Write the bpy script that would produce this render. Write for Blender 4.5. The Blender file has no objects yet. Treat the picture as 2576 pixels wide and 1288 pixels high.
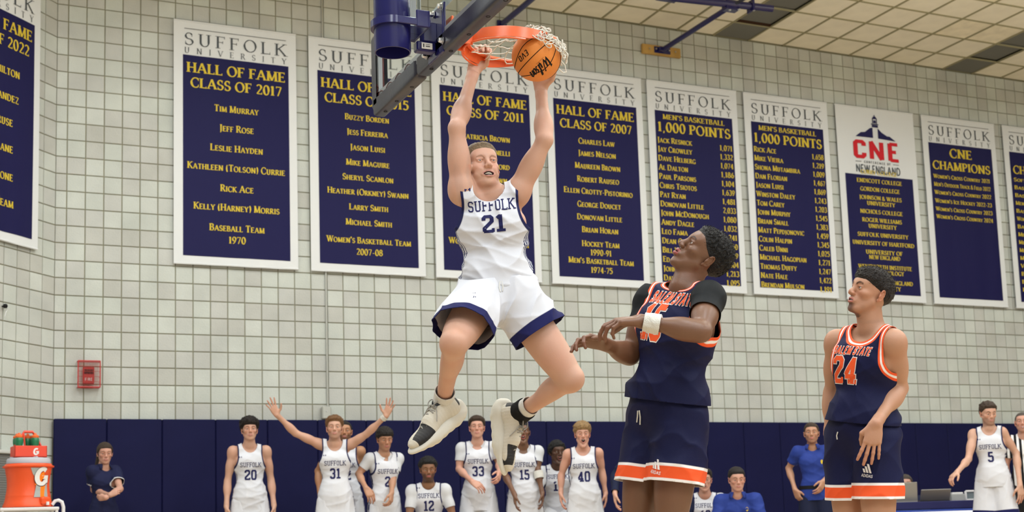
import bpy, math, random
import numpy as np
from mathutils import Vector, Matrix
from mathutils.bvhtree import BVHTree

random.seed(7)
rng = np.random.default_rng(11)
scene = bpy.context.scene
COL = scene.collection

# ------------------------------------------------------------------ camera
cam_data = bpy.data.cameras.new('camera')
cam = bpy.data.objects.new('camera', cam_data)
COL.objects.link(cam)
CAM = Vector((-1.492951, -15.354853, 0.62))
YAW, PITCH, ROLL = 0.4277, 0.12494, -0.03189
F_ = Vector((math.sin(YAW)*math.cos(PITCH), math.cos(YAW)*math.cos(PITCH), math.sin(PITCH)))
R0 = Vector((math.cos(YAW), -math.sin(YAW), 0)); U0 = R0.cross(F_)
R_ = R0*math.cos(ROLL)+U0*math.sin(ROLL); U_ = -R0*math.sin(ROLL)+U0*math.cos(ROLL)
cam.matrix_world = Matrix(((R_.x, U_.x, -F_.x, CAM.x), (R_.y, U_.y, -F_.y, CAM.y), (R_.z, U_.z, -F_.z, CAM.z), (0, 0, 0, 1)))
cam_data.sensor_width = 36
cam_data.lens = 3304.11/2576*36
cam_data.shift_y = 270/2576
cam_data.clip_start = .05; cam_data.clip_end = 200
cam_data.dof.use_dof = True
cam_data.dof.focus_distance = 6.3
cam_data.dof.aperture_fstop = 4.5
scene.camera = cam

# ------------------------------------------------------------------ world, lights, exposure
scene.view_settings.view_transform = 'Standard'
scene.view_settings.look = 'None'
scene.view_settings.gamma = 1
scene.view_settings.use_curve_mapping = False
scene.view_settings.exposure = -0.35
world = bpy.data.worlds.new('world'); scene.world = world
world.use_nodes = True
world.node_tree.nodes['Background'].inputs[0].default_value = (.97, .98, 1, 1)
world.node_tree.nodes['Background'].inputs[1].default_value = .32

def area(name, loc, size, power, color=(.88, .945, 1.0), rot=(0, 0, 0), sizey=None):
    l = bpy.data.lights.new(name, 'AREA'); l.shape = 'RECTANGLE'; l.size = size; l.size_y = sizey or size
    l.energy = power; l.color = color
    o = bpy.data.objects.new(name, l); o.location = loc; o.rotation_euler = rot; COL.objects.link(o)
    return o
# rows of gym ceiling lamps running along the court
for i, x in enumerate((-3.0, 1.5, 6.0, 10.5, 15.0)):
    for j, y in enumerate((-3.9, -8.6, -13.5, -18.5)):
        area('gym_lamp', (x, y, 7.25), 1.2, (158, 150, 250, 330)[j] * (1.05, 1.05, .95, .8, .62)[i], sizey=2.2)

for x in (-1.0, 4.5, 10.0, 15.0):
    for y in (-5.2, -10.5):      # added fill lights facing up, no fixtures, to brighten ceiling and upper walls
        area('ceiling_fill', (x, y, 6.5), 2.5, 92, color=(1, .93, .74), rot=(math.pi, 0, 0))

# ------------------------------------------------------------------ helpers
def tag(o, label=None, cat=None, group=None, kind=None):
    if label: o['label'] = label
    if cat: o['category'] = cat
    if group: o['group'] = group
    if kind: o['kind'] = kind
    return o

def link(name, me, parent=None, mats=None):
    o = bpy.data.objects.new(name, me); COL.objects.link(o)
    if parent is not None: o.parent = parent
    if mats is not None and me is not None and len(me.materials) == 0:
        for m in (mats if isinstance(mats, (list, tuple)) else [mats]): me.materials.append(m)
    return o

def empty(name, loc=(0, 0, 0), rz=0):
    o = bpy.data.objects.new(name, None); COL.objects.link(o); o.location = loc; o.rotation_euler = (0, 0, rz)
    o.empty_display_size = .1
    return o

def mesh(name, V, Fc, smooth=True, attrs=None, midx=None):
    me = bpy.data.meshes.new(name)
    V = np.asarray(V, dtype=np.float32).reshape(-1, 3)
    if isinstance(Fc, np.ndarray):
        n, k = Fc.shape
        me.vertices.add(len(V)); me.vertices.foreach_set('co', V.ravel())
        me.loops.add(n*k); me.loops.foreach_set('vertex_index', Fc.astype(np.int32).ravel())
        me.polygons.add(n); me.polygons.foreach_set('loop_start', np.arange(0, n*k, k, dtype=np.int32))
        me.polygons.foreach_set('loop_total', np.full(n, k, dtype=np.int32))
    else:
        me.from_pydata(V.tolist(), [], [tuple(int(i) for i in f) for f in Fc])
    if attrs:
        for nme, a in attrs.items():
            at = me.attributes.new(nme, 'FLOAT', 'POINT'); at.data.foreach_set('value', np.asarray(a, dtype=np.float32))
    if smooth and len(me.polygons): me.polygons.foreach_set('use_smooth', np.ones(len(me.polygons), dtype=bool))
    if midx is not None: me.polygons.foreach_set('material_index', np.asarray(midx, dtype=np.int32))
    me.update(calc_edges=True); me.validate()
    return me

class MB:
    """collects simple solids into one mesh"""
    def __init__(s): s.v = []; s.f = []; s.m = []
    def add(s, V, Fc, mi=0):
        n = len(s.v); s.v += [tuple(v) for v in V]; s.f += [tuple(i+n for i in f) for f in Fc]; s.m += [mi]*len(Fc); return s
    def box(s, c, d, M=None, mi=0, bev=0):
        x, y, z = d[0]/2, d[1]/2, d[2]/2
        if bev:
            b = bev; V = []
            for sx in (-1, 1):
                for sy in (-1, 1):
                    for sz in (-1, 1):
                        V += [(sx*(x-b), sy*(y-b), sz*z), (sx*(x-b), sy*y, sz*(z-b)), (sx*x, sy*(y-b), sz*(z-b))]
            I = lambda a, b_, c_, k: ((a*4+b_*2+c_)*3+k)
            Fc = []
            Fc += [(I(0,0,1,0), I(1,0,1,0), I(1,1,1,0), I(0,1,1,0)), (I(0,0,0,0), I(0,1,0,0), I(1,1,0,0), I(1,0,0,0))]
            Fc += [(I(0,0,0,1), I(1,0,0,1), I(1,0,1,1), I(0,0,1,1)), (I(0,1,0,1), I(0,1,1,1), I(1,1,1,1), I(1,1,0,1))]
            Fc += [(I(0,0,0,2), I(0,0,1,2), I(0,1,1,2), I(0,1,0,2)), (I(1,0,0,2), I(1,1,0,2), I(1,1,1,2), I(1,0,1,2))]
            for a in (0, 1):
                for c_ in (0, 1):
                    Fc += [(I(a,0,c_,0), I(a,1,c_,0), I(a,1,c_,2), I(a,0,c_,2))]
                    Fc += [(I(0,a,c_,0), I(1,a,c_,0), I(1,a,c_,1), I(0,a,c_,1))]
                    Fc += [(I(a,c_,0,1), I(a,c_,1,1), I(a,c_,1,2), I(a,c_,0,2))]
            for a in (0, 1):
                for b_ in (0, 1):
                    for c_ in (0, 1): Fc.append((I(a,b_,c_,0), I(a,b_,c_,1), I(a,b_,c_,2)))
        else:
            V = [(sx*x, sy*y, sz*z) for sx in (-1, 1) for sy in (-1, 1) for sz in (-1, 1)]
            Fc = [(0,1,3,2), (4,6,7,5), (0,4,5,1), (2,3,7,6), (0,2,6,4), (1,5,7,3)]
        c = Vector(c)
        V = [((M @ Vector(v)) if M else Vector(v)) + c for v in V]
        return s.add(V, Fc, mi)
    def tube(s, pts, r, n=8, mi=0, cap=True, closed=False):
        pts = [Vector(p) for p in pts]; m = len(pts)
        rr = r if isinstance(r, (list, tuple)) else [r]*m
        up = None; V = []
        for i, p in enumerate(pts):
            a = pts[(i-1) % m] if (i > 0 or closed) else p; b = pts[(i+1) % m] if (i < m-1 or closed) else p
            t = (b-a).normalized()
            if up is None: up = t.orthogonal().normalized()
            up = (up - t*up.dot(t)); up = up.normalized() if up.length > 1e-6 else t.orthogonal().normalized()
            q = t.cross(up)
            for k in range(n):
                an = 2*math.pi*k/n; V.append(p + (up*math.cos(an)+q*math.sin(an))*rr[i])
        Fc = []
        for i in range(m if closed else m-1):
            j = (i+1) % m
            for k in range(n): Fc.append((i*n+k, i*n+(k+1) % n, j*n+(k+1) % n, j*n+k))
        if cap and not closed: Fc += [tuple(range(n-1, -1, -1)), tuple(range((m-1)*n, m*n))]
        return s.add(V, Fc, mi)
    def lathe(s, prof, c=(0, 0, 0), n=32, M=None, mi=0):
        V = []; c = Vector(c)
        for (r, z) in prof:
            for k in range(n):
                a = 2*math.pi*k/n; v = Vector((r*math.cos(a), r*math.sin(a), z)); V.append(((M @ v) if M else v)+c)
        Fc = [(i*n+k, i*n+(k+1) % n, (i+1)*n+(k+1) % n, (i+1)*n+k) for i in range(len(prof)-1) for k in range(n)]
        return s.add(V, Fc, mi)
    def build(s, name, mats, parent=None, smooth=False):
        me = mesh(name, s.v, s.f, smooth=smooth, midx=s.m)
        o = link(name, me, parent, mats)
        if smooth:
            try: me.set_sharp_from_angle(angle=math.radians(40))
            except Exception: pass
        return o

# ------------------------------------------------------------------ materials
def mat(name, color, rough=.6, metal=0, bump=0, bscale=60, bstretch=None, var=0, vscale=4, spec=None, sheen=0, trans=0, sss=0, var2=None):
    m = bpy.data.materials.new(name); m.use_nodes = True; nt = m.node_tree; N = nt.nodes; L = nt.links
    b = N['Principled BSDF']; b.inputs['Base Color'].default_value = (*color, 1); b.inputs['Roughness'].default_value = rough
    b.inputs['Metallic'].default_value = metal; b.inputs['Specular IOR Level'].default_value = spec if spec is not None else (.5 if rough < .45 or metal else .12)
    if trans: b.inputs['Transmission Weight'].default_value = trans
    if sss: b.inputs['Subsurface Weight'].default_value = sss; b.inputs['Subsurface Scale'].default_value = .012; b.inputs['Subsurface Radius'].default_value = (1, .35, .2)
    tc = N.new('ShaderNodeTexCoord'); src = tc.outputs['Object']
    if bstretch:
        mp = N.new('ShaderNodeMapping'); mp.inputs['Scale'].default_value = bstretch; L.new(src, mp.inputs['Vector']); src = mp.outputs[0]
    if bump:
        n = N.new('ShaderNodeTexNoise'); n.inputs['Scale'].default_value = bscale; n.inputs['Detail'].default_value = 4; L.new(src, n.inputs['Vector'])
        bp = N.new('ShaderNodeBump'); bp.inputs['Strength'].default_value = bump; bp.inputs['Distance'].default_value = .01
        L.new(n.outputs['Fac'], bp.inputs['Height']); L.new(bp.outputs[0], b.inputs['Normal'])
    if var:
        n = N.new('ShaderNodeTexNoise'); n.inputs['Scale'].default_value = vscale; n.inputs['Detail'].default_value = 5; L.new(tc.outputs['Object'], n.inputs['Vector'])
        mx = N.new('ShaderNodeMix'); mx.data_type = 'RGBA'
        c2 = var2 if var2 else tuple(max(0, c*(1-var)) for c in color); c1 = tuple(min(1, c*(1+var*.6)) for c in color)
        mx.inputs[6].default_value = (*c1, 1); mx.inputs[7].default_value = (*c2, 1)
        rp = N.new('ShaderNodeMapRange'); rp.inputs[1].default_value = .32; rp.inputs[2].default_value = .68
        L.new(n.outputs['Fac'], rp.inputs[0]); L.new(rp.outputs[0], mx.inputs[0]); L.new(mx.outputs[2], b.inputs['Base Color'])
    return m

def attr_mat(name, base, layers, rough=.8, bump=0, bscale=200, sheen=0, spec=.12, sss=0, var=0):
    """layers: (attribute, lo, hi, color): the colour where lo <= attribute <= hi, edge softened by 'soft'"""
    m = mat(name, base, rough=rough, bump=bump, bscale=bscale, sheen=0, spec=spec, sss=sss)
    nt = m.node_tree; N = nt.nodes; L = nt.links; b = N['Principled BSDF']
    rgb = N.new('ShaderNodeRGB'); rgb.outputs[0].default_value = (*base, 1); cur = rgb.outputs[0]
    if var:
        tc = N.new('ShaderNodeTexCoord'); n = N.new('ShaderNodeTexNoise'); n.inputs['Scale'].default_value = 14; n.inputs['Detail'].default_value = 3
        L.new(tc.outputs['Object'], n.inputs['Vector'])
        mx = N.new('ShaderNodeMix'); mx.data_type = 'RGBA'; mx.inputs[6].default_value = (*[c*(1-var) for c in base], 1)
        mx.inputs[7].default_value = (min(1, base[0]*(1+var)), min(1, base[1]*(1+var*.5)), min(1, base[2]*(1+var*.4)), 1)
        L.new(n.outputs['Fac'], mx.inputs[0]); cur = mx.outputs[2]
    for (a, lo, hi, col, soft) in layers:
        at = N.new('ShaderNodeAttribute'); at.attribute_name = a
        r1 = N.new('ShaderNodeMapRange'); r1.inputs[1].default_value = lo-soft; r1.inputs[2].default_value = lo+soft; L.new(at.outputs['Fac'], r1.inputs[0])
        r2 = N.new('ShaderNodeMapRange'); r2.inputs[1].default_value = hi-soft; r2.inputs[2].default_value = hi+soft
        r2.inputs[3].default_value = 1; r2.inputs[4].default_value = 0; L.new(at.outputs['Fac'], r2.inputs[0])
        mu = N.new('ShaderNodeMath'); mu.operation = 'MULTIPLY'; L.new(r1.outputs[0], mu.inputs[0]); L.new(r2.outputs[0], mu.inputs[1])
        mx = N.new('ShaderNodeMix'); mx.data_type = 'RGBA'; mx.inputs[7].default_value = (*col, 1)
        L.new(mu.outputs[0], mx.inputs[0]); L.new(cur, mx.inputs[6]); cur = mx.outputs[2]
    L.new(cur, b.inputs['Base Color'])
    return m

NAVY = (.012, .012, .062); GOLD = (.62, .47, .045); WHITEC = (.80, .81, .84)
M_banner_white = mat('banner_white', (.67, .695, .71), .85, bump=.25, bscale=7, bstretch=(1, 1, .4))
M_banner_navy = mat('banner_navy', (.0095, .009, .062), .6, bump=.5, bscale=5, bstretch=(1.6, 1, .35), spec=.15)
M_gold = mat('gold_print', GOLD, .6)
M_inkgrey = mat('grey_print', (.07, .08, .09), .7)
M_red = mat('red_print', (.55, .02, .03), .6)
M_navyprint = mat('navy_print', (.016, .015, .075), .6)
M_black = mat('black_rubber', (.012, .012, .014), .5)
M_chrome = mat('zinc_bolt', (.6, .6, .6), .3, metal=1)

# ------------------------------------------------------------------ letter shapes (capitals, digits) drawn as strokes with a broad pen
def arc(cx, cy, rx, ry, a0, a1, n=14):
    return [(cx+rx*math.cos(math.radians(a0+(a1-a0)*i/n)), cy+ry*math.sin(math.radians(a0+(a1-a0)*i/n))) for i in range(n+1)]
# each stroke: (points, end marks) ; marks: h = horizontal serif, v = vertical serif, '-' none
G = {}
def g(ch, w, *st): G[ch] = (w, st)
g('A', .78, ([(.06, 0), (.38, 1)], 'h-'), ([(.38, 1), (.72, 0)], '-h'), ([(.17, .34), (.6, .34)], '--'))
g('B', .62, ([(.12, 0), (.12, 1)], 'hh'), ([(.12, .98), (.3, .98)]+arc(.3, .75, .2, .23, 90, -90)[1:]+[(.12, .52)], '--'), ([(.12, .52), (.3, .52)]+arc(.32, .27, .24, .25, 90, -90)[1:]+[(.12, .02)], '--'))
g('C', .72, (arc(.42, .5, .36, .5, 45, 315, 22), 'vv'))
g('D', .78, ([(.12, 0), (.12, 1)], 'hh'), ([(.12, .98), (.3, .98)]+arc(.3, .5, .4, .48, 90, -90, 18)[1:]+[(.12, .02)], '--'))
g('E', .6, ([(.12, 0), (.12, 1)], 'hh'), ([(.12, .97), (.54, .97)], '-v'), ([(.12, .52), (.44, .52)], '-v'), ([(.12, .03), (.56, .03)], '-v'))
g('F', .57, ([(.12, 0), (.12, 1)], 'hh'), ([(.12, .97), (.53, .97)], '-v'), ([(.12, .52), (.42, .52)], '-v'))
g('G', .78, (arc(.42, .5, .36, .5, 45, 300, 22)+[(.66, .1)], 'v-'), ([(.66, .42), (.66, .08)], 'h-'))
g('H', .78, ([(.12, 0), (.12, 1)], 'hh'), ([(.66, 0), (.66, 1)], 'hh'), ([(.12, .5), (.66, .5)], '--'))
g('I', .3, ([(.15, 0), (.15, 1)], 'hh'))
g('J', .36, ([(.2, 1), (.2, .05)]+arc(.06, .05, .14, .24, 0, -75, 6)[1:], 'h-'))
g('K', .72, ([(.12, 0), (.12, 1)], 'hh'), ([(.62, 1), (.14, .48)], 'h-'), ([(.26, .6), (.68, 0)], '-h'))
g('L', .58, ([(.12, 0), (.12, 1)], 'hh'), ([(.12, .03), (.55, .03)], '-v'))
g('M', .92, ([(.12, 0), (.16, 1)], 'h-'), ([(.14, 1), (.46, .05)], 'h-'), ([(.46, .05), (.78, 1)], '-h'), ([(.77, 1), (.81, 0)], '-h'))
g('N', .8, ([(.13, 0), (.13, 1)], 'h-'), ([(.11, 1), (.67, 0)], 'h-'), ([(.67, 0), (.67, 1)], '-h'))
g('O', .82, (arc(.41, .5, .35, .5, 0, 360, 30), '--'))
g('P', .6, ([(.12, 0), (.12, 1)], 'hh'), ([(.12, .98), (.3, .98)]+arc(.3, .73, .23, .25, 90, -90)[1:]+[(.12, .48)], '--'))
g('Q', .82, (arc(.41, .5, .35, .5, 0, 360, 30), '--'), ([(.4, .05), (.78, -.2)], '--'))
g('R', .68, ([(.12, 0), (.12, 1)], 'hh'), ([(.12, .98), (.3, .98)]+arc(.3, .74, .21, .24, 90, -90)[1:]+[(.12, .5)], '--'), ([(.32, .5), (.64, 0)], '-h'))
g('S', .56, (arc(.28, .745, .2, .245, 30, 250, 14)+arc(.27, .26, .23, .25, 70, -150, 14), 'vv'))
g('T', .66, ([(.33, 0), (.33, 1)], 'h-'), ([(.04, .97), (.62, .97)], 'vv'))
g('U', .78, ([(.14, 1), (.14, .33)]+arc(.38, .33, .24, .33, 180, 360, 14)[1:]+[(.62, 1)], 'hh'))
g('V', .76, ([(.06, 1), (.38, 0)], 'h-'), ([(.38, 0), (.7, 1)], '-h'))
g('W', 1.06, ([(.06, 1), (.33, 0)], 'h-'), ([(.33, 0), (.54, 1)], '--'), ([(.52, 1), (.77, 0)], 'h-'), ([(.77, 0), (1.0, 1)], '-h'))
g('X', .74, ([(.08, 1), (.66, 0)], 'hh'), ([(.08, 0), (.64, 1)], 'hh'))
g('Y', .7, ([(.06, 1), (.35, .46)], 'h-'), ([(.64, 1), (.35, .46)], 'h-'), ([(.35, .48), (.35, 0)], '-h'))
g('Z', .66, ([(.08, .97), (.58, .97)], 'v-'), ([(.58, .97), (.08, .03)], '--'), ([(.08, .03), (.6, .03)], '-v'))
g('0', .58, (arc(.29, .5, .22, .5, 0, 360, 26), '--'))
g('1', .4, ([(.2, 0), (.2, 1)], 'h-'), ([(.06, .86), (.2, .98)], '--'))
g('2', .56, (arc(.27, .75, .2, .25, 160, -30, 12)+[(.08, .03)], '--'), ([(.08, .04), (.52, .04)], '-v'))
g('3', .54, (arc(.25, .76, .19, .24, 150, -80, 12), '--'), (arc(.25, .27, .23, .27, 85, -150, 14), '--'))
g('4', .58, ([(.4, 0), (.4, 1)], 'h-'), ([(.4, 1), (.05, .3)], '--'), ([(.05, .3), (.56, .3)], '--'))
g('5', .54, ([(.48, .97), (.14, .97), (.12, .58)], 'v-'), (arc(.24, .32, .24, .31, 110, -140, 14), '--'))
g('6', .56, ([(.46, .98), (.3, .9), (.14, .62)]+arc(.29, .31, .21, .3, 150, 510, 22), '--'))
g('7', .54, ([(.06, .96), (.5, .96)], 'v-'), ([(.5, .96), (.2, 0)], '--'))
g('8', .56, (arc(.28, .76, .18, .23, 0, 360, 20), '--'), (arc(.28, .27, .22, .26, 0, 360, 22), '--'))
g('9', .56, ([(.1, .02), (.26, .1), (.42, .38)]+arc(.27, .69, .21, .3, -30, 330, 22), '--'))
g('(', .32, (arc(.34, .42, .24, .62, 125, 235, 12), '--'))
g(')', .32, (arc(-.02, .42, .24, .62, 55, -55, 12), '--'))
g('-', .4, ([(.06, .36), (.34, .36)], '--'))
g("'", .22, ([(.11, 1), (.09, .74)], '--'))
g(',', .24, ([(.13, .08), (.07, -.16)], '--'))
g('.', .24, ([(.1, .02), (.1, .12)], '--'))
g('&', .76, ([(.66, .5), (.5, .1)]+arc(.3, .24, .23, .24, -60, -250, 12)+arc(.3, .77, .15, .2, -40, 220, 14)+[(.68, 0)], '--'))
g('/', .5, ([(.05, 0), (.45, 1)], '--'))
# angular versions used for sports numerals and lettering
OCT = {
 '0': (.6, [([(.3, .93), (.16, .93), (.09, .82), (.09, .18), (.16, .07), (.44, .07), (.51, .18), (.51, .82), (.44, .93), (.3, .93)], '--')]),
 '1': (.44, [([(.24, 0), (.24, 1)], 'h-'), ([(.06, .8), (.22, .93)], '--')]),
 '2': (.6, [([(.09, .72), (.09, .84), (.17, .93), (.43, .93), (.51, .84), (.51, .64), (.1, .26), (.1, .07)], '--'), ([(.05, .07), (.55, .07)], '-v')]),
 '3': (.6, [([(.09, .76), (.09, .85), (.17, .93), (.43, .93), (.51, .84), (.51, .6), (.42, .51), (.26, .51)], '--'), ([(.42, .51), (.51, .42), (.51, .16), (.43, .07), (.17, .07), (.09, .15), (.09, .26)], '--')]),
 '4': (.62, [([(.42, 0), (.42, .98)], 'h-'), ([(.42, .95), (.07, .32)], '--'), ([(.04, .27), (.6, .27)], '--')]),
 '5': (.6, [([(.53, .93), (.13, .93), (.11, .52)], '--'), ([(.11, .56), (.42, .58), (.51, .49), (.51, .17), (.43, .07), (.17, .07), (.08, .16), (.08, .25)], '--')]),
 'S': (.6, [([(.51, .74), (.51, .84), (.43, .93), (.17, .93), (.09, .84), (.09, .62), (.17, .53), (.43, .49), (.51, .4), (.51, .17), (.43, .07), (.17, .07), (.09, .16), (.09, .27)], '--')]),
 'U': (.7, [([(.13, 1), (.13, .18), (.22, .07), (.48, .07), (.57, .18), (.57, 1)], 'hh')]),
 'O': (.62, [([(.31, .93), (.18, .93), (.1, .84), (.1, .16), (.18, .07), (.44, .07), (.52, .16), (.52, .84), (.44, .93), (.31, .93)], '--')]),
 'C': (.6, [([(.53, .7), (.53, .84), (.45, .93), (.18, .93), (.1, .84), (.1, .16), (.18, .07), (.45, .07), (.53, .16), (.53, .3)], '--')]),
 'G': (.6, [([(.5, .66), (.5, .84), (.42, .93), (.2, .93), (.1, .82), (.1, .18), (.2, .07), (.42, .07), (.5, .18), (.5, .44), (.3, .44)], '--')]),
}
STY = {
 'roman': dict(tk=.115, tn=.04, sl=.3, st=.032, sp=.16, oct=False),
 'bold': dict(tk=.2, tn=.085, sl=.34, st=.06, sp=.09, oct=False),
 'slab': dict(tk=.13, tn=.12, sl=.3, st=.1, sp=.1, oct=True),
 'num': dict(tk=.20, tn=.17, sl=.46, st=.16, sp=.12, oct=True),
 'sans': dict(tk=.17, tn=.15, sl=0, st=0, sp=.1, oct=True),
 'heavy': dict(tk=.23, tn=.19, sl=0, st=0, sp=.2, oct=True),
}
def stroke_polys(pts, tk, tn, grow=0, maxlen=None):
    P = [np.array(p, float) for p in pts]
    if maxlen:
        Q = [P[0]]
        for a, b in zip(P[:-1], P[1:]):
            n = max(1, int(math.ceil(np.linalg.norm(b-a)/maxlen)))
            for i in range(1, n+1): Q.append(a+(b-a)*i/n)
        P = Q
    n = len(P); closed = np.linalg.norm(P[0]-P[-1]) < 1e-6
    D = [(P[i+1]-P[i])/max(1e-9, np.linalg.norm(P[i+1]-P[i])) for i in range(n-1)]
    def wid(d, ):
        # pen: wide on verticals and falling diagonals, thin on horizontals and rising diagonals
        a = abs(d[1]); s_ = d[0]*d[1]
        w = tn+(tk-tn)*(a**1.3)
        if s_ > .12 and tk/tn > 1.6: w = tn+(tk-tn)*.25
        return w
    Lp, Rp = [], []
    for i in range(n):
        if i == 0: d0 = D[-1] if closed else D[0]; d1 = D[0]
        elif i == n-1: d0 = D[-1]; d1 = D[0] if closed else D[-1]
        else: d0, d1 = D[i-1], D[i]
        t = d0+d1; l = np.linalg.norm(t); t = t/l if l > 1e-6 else d1
        nn = np.array([-t[1], t[0]]); c = max(.5, abs(t@d1)); w = ((wid(d0)+wid(d1))/4+grow)/c
        p = P[i].copy()
        if grow and not closed: p = p - t*grow*(1 if i == 0 else 0) + t*grow*(1 if i == n-1 else 0)
        Lp.append(p+nn*w); Rp.append(p-nn*w)
    return [(Lp[i], Rp[i], Rp[i+1], Lp[i+1]) for i in range(n-1)]

def text_polys(txt, h, style='bold', x=0, y=0, align='c', width=None, track=0, small=.78, grow=0, slant=0, maxlen=None):
    """lower-case letters become small capitals. returns list of quads in the plane"""
    S = STY[style]; out = []; pen = 0
    for ch in txt:
        if ch == ' ': pen += .34+track; continue
        sc = small if ch.islower() else 1; c = ch.upper()
        gl = OCT.get(c) if S['oct'] else None
        w, st = gl if gl else G[c]
        if S['oct'] and not gl: st = list(st)
        tk, tn = S['tk'], S['tn']
        if sc < 1: tk = tk*1.1; tn = tn*1.15
        for pts, ends in st:
            for q in stroke_polys(pts, tk, tn, grow, maxlen): out.append([(pen+p[0]*sc, p[1]*sc) for p in q])
            if S['sl']:
                for k, e in ((0, ends[0]), (-1, ends[1])):
                    px, py = pts[k]
                    if e == 'h':
                        l = S['sl']/2+grow; t = S['st']
                        yy = t/2 if py < .5 else py-t/2
                        out.append([(pen+a*sc, b*sc) for a, b in ((px-l, yy-t/2-grow), (px+l, yy-t/2-grow), (px+l, yy+t/2+grow), (px-l, yy+t/2+grow))])
                    if e == 'v':
                        l = .11; t = S['st']*.9; d = -1 if py > .6 else (1 if py < .4 else 0)
                        c0 = py+d*l*.5
                        out.append([(pen+a*sc, b*sc) for a, b in ((px-t/2, c0-l), (px+t/2, c0-l), (px+t/2, c0+l), (px-t/2, c0+l))])
        pen += w*sc+S['sp']+track
    pen -= S['sp']+track
    sx = h
    if width: sx = width/pen
    ox = {'c': -pen*sx/2, 'l': 0, 'r': -pen*sx}[align]
    return [[(x+ox+p[0]*sx+slant*p[1]*h, y+p[1]*h) for p in q] for q in out]

def polys_mesh(name, polys, to3d, mats, parent, nsub=1):
    V = []; Fc = []
    for q in polys:
        pv = [to3d(p) for p in q]
        if any(p is None for p in pv): continue
        n = len(V); V += pv; Fc.append(tuple(range(n, n+len(q))))
    me = mesh(name, V, Fc, smooth=False) if V else bpy.data.meshes.new(name)
    return link(name, me, parent, mats)

# ------------------------------------------------------------------ room shell
BLK = .2032; BV = .2012; PAD_TOP = 1.985; Z0 = PAD_TOP-.04*BV      # block module, height of a block course, a bed joint
CEIL = 7.59
M_mortar = mat('mortar', (.26, .25, .17), .95, bump=.3, bscale=120)
def block_mat():
    m = mat('painted_block', (.5, .5, .45), .85, bump=.35, bscale=55)
    nt = m.node_tree; N = nt.nodes; L = nt.links; b = N['Principled BSDF']
    at = N.new('ShaderNodeAttribute'); at.attribute_name = 'tone'
    cr = N.new('ShaderNodeValToRGB'); e = cr.color_ramp
    e.elements[0].position = 0; e.elements[0].color = (.455, .465, .435, 1); e.elements[1].position = 1; e.elements[1].color = (.53, .56, .53, 1)
    k = e.elements.new(.35); k.color = (.485, .50, .48, 1); k = e.elements.new(.6); k.color = (.50, .535, .50, 1)
    L.new(at.outputs['Fac'], cr.inputs[0])
    tc = N.new('ShaderNodeTexCoord'); n = N.new('ShaderNodeTexNoise'); n.inputs['Scale'].default_value = 2.2; n.inputs['Detail'].default_value = 6
    gm = N.new('ShaderNodeNewGeometry'); L.new(gm.outputs['Position'], n.inputs['Vector'])
    mr = N.new('ShaderNodeMapRange'); mr.inputs[1].default_value = .3; mr.inputs[2].default_value = .7; mr.inputs[3].default_value = .9; mr.inputs[4].default_value = 1.07
    L.new(n.outputs['Fac'], mr.inputs[0])
    mx = N.new('ShaderNodeMix'); mx.data_type = 'RGBA'; mx.blend_type = 'MULTIPLY'; mx.inputs[0].default_value = 1
    L.new(cr.outputs[0], mx.inputs[6]); L.new(mr.outputs[0], mx.inputs[7]); L.new(mx.outputs[2], b.inputs['Base Color'])
    return m
M_block = block_mat()

def block_geo(x0, x1, z0, z1, d=.012, g=.005, b=.005):
    """one block face: front at y=-d, edges rounded back to the joint"""
    x0 += g; x1 -= g; z0 += g; z1 -= g
    V = [(x0, 0, z0), (x1, 0, z0), (x1, 0, z1), (x0, 0, z1), (x0, -d+b, z0), (x1, -d+b, z0), (x1, -d+b, z1), (x0, -d+b, z1),
         (x0+b, -d, z0+b), (x1-b, -d, z0+b), (x1-b, -d, z1-b), (x0+b, -d, z1-b)]
    Fc = [(8, 9, 10, 11)]
    for i in range(4):
        j = (i+1) % 4; Fc += [(i, j, j+4, i+4), (i+4, j+4, j+8, i+8)]
    return V, Fc

wall_back = MB().box((11.9, .11, 3.8), (24.2, .2, 7.9)).build('wall_back', M_mortar); tag(wall_back, kind='structure')
banner_x = [(1.19, 2.68), (2.84, 4.33), (4.47, 5.96), (6.11, 7.6), (7.69, 9.18), (9.3, 10.79), (10.94, 12.43), (12.59, 14.08), (14.25, 15.74)]
proto_me = []
for k in range(12):
    V, Fc = block_geo(-BLK/2, BLK/2, -BV/2, BV/2)
    me = mesh('brick', V, Fc, smooth=False, attrs={'tone': [k/11]*12}); me.materials.append(M_block); proto_me.append(me)
cells = []
for i in range(-1, 118):
    for j in range(-10, 29):
        x0 = i*BLK; z0 = Z0+j*BV; x1 = x0+BLK; z1 = min(z0+BV, CEIL)
        if i == -1: x0 = -.125
        if z0 > CEIL-.02: continue
        if z1 < PAD_TOP-.1 and x1 < 23: continue          # behind the wall pads
        if any(a+.06 < x0 and x1 < b_-.06 for a, b_ in banner_x) and 3.9 < z0 and z1 < 6.7: continue
        full = i != -1 and z1-z0 > BV*.99
        d = math.hypot((x0+x1)/2-CAM.x, CAM.y)
        cells.append((d, x0, x1, z0, z1, full))
cells.sort(key=lambda c: c[0])
VV, FF, TT = [], [], []; nb = 0
for d, x0, x1, z0, z1, full in cells:
    if full and nb < 298 and .0 < x0:
        o = link('brick', proto_me[random.randrange(12)], wall_back); o.location = ((x0+x1)/2, .01, (z0+z1)/2); nb += 1
    else:
        V, Fc = block_geo(x0, x1, z0, z1); n = len(VV); VV += [(a, b+.01, c) for a, b, c in V]; FF += [tuple(q+n for q in f) for f in Fc]; TT += [random.random()]*12
me = mesh('brick_field', VV, FF, smooth=False, attrs={'tone': TT})
tag(link('brick_field', me, wall_back, M_block), kind='stuff')

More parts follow.
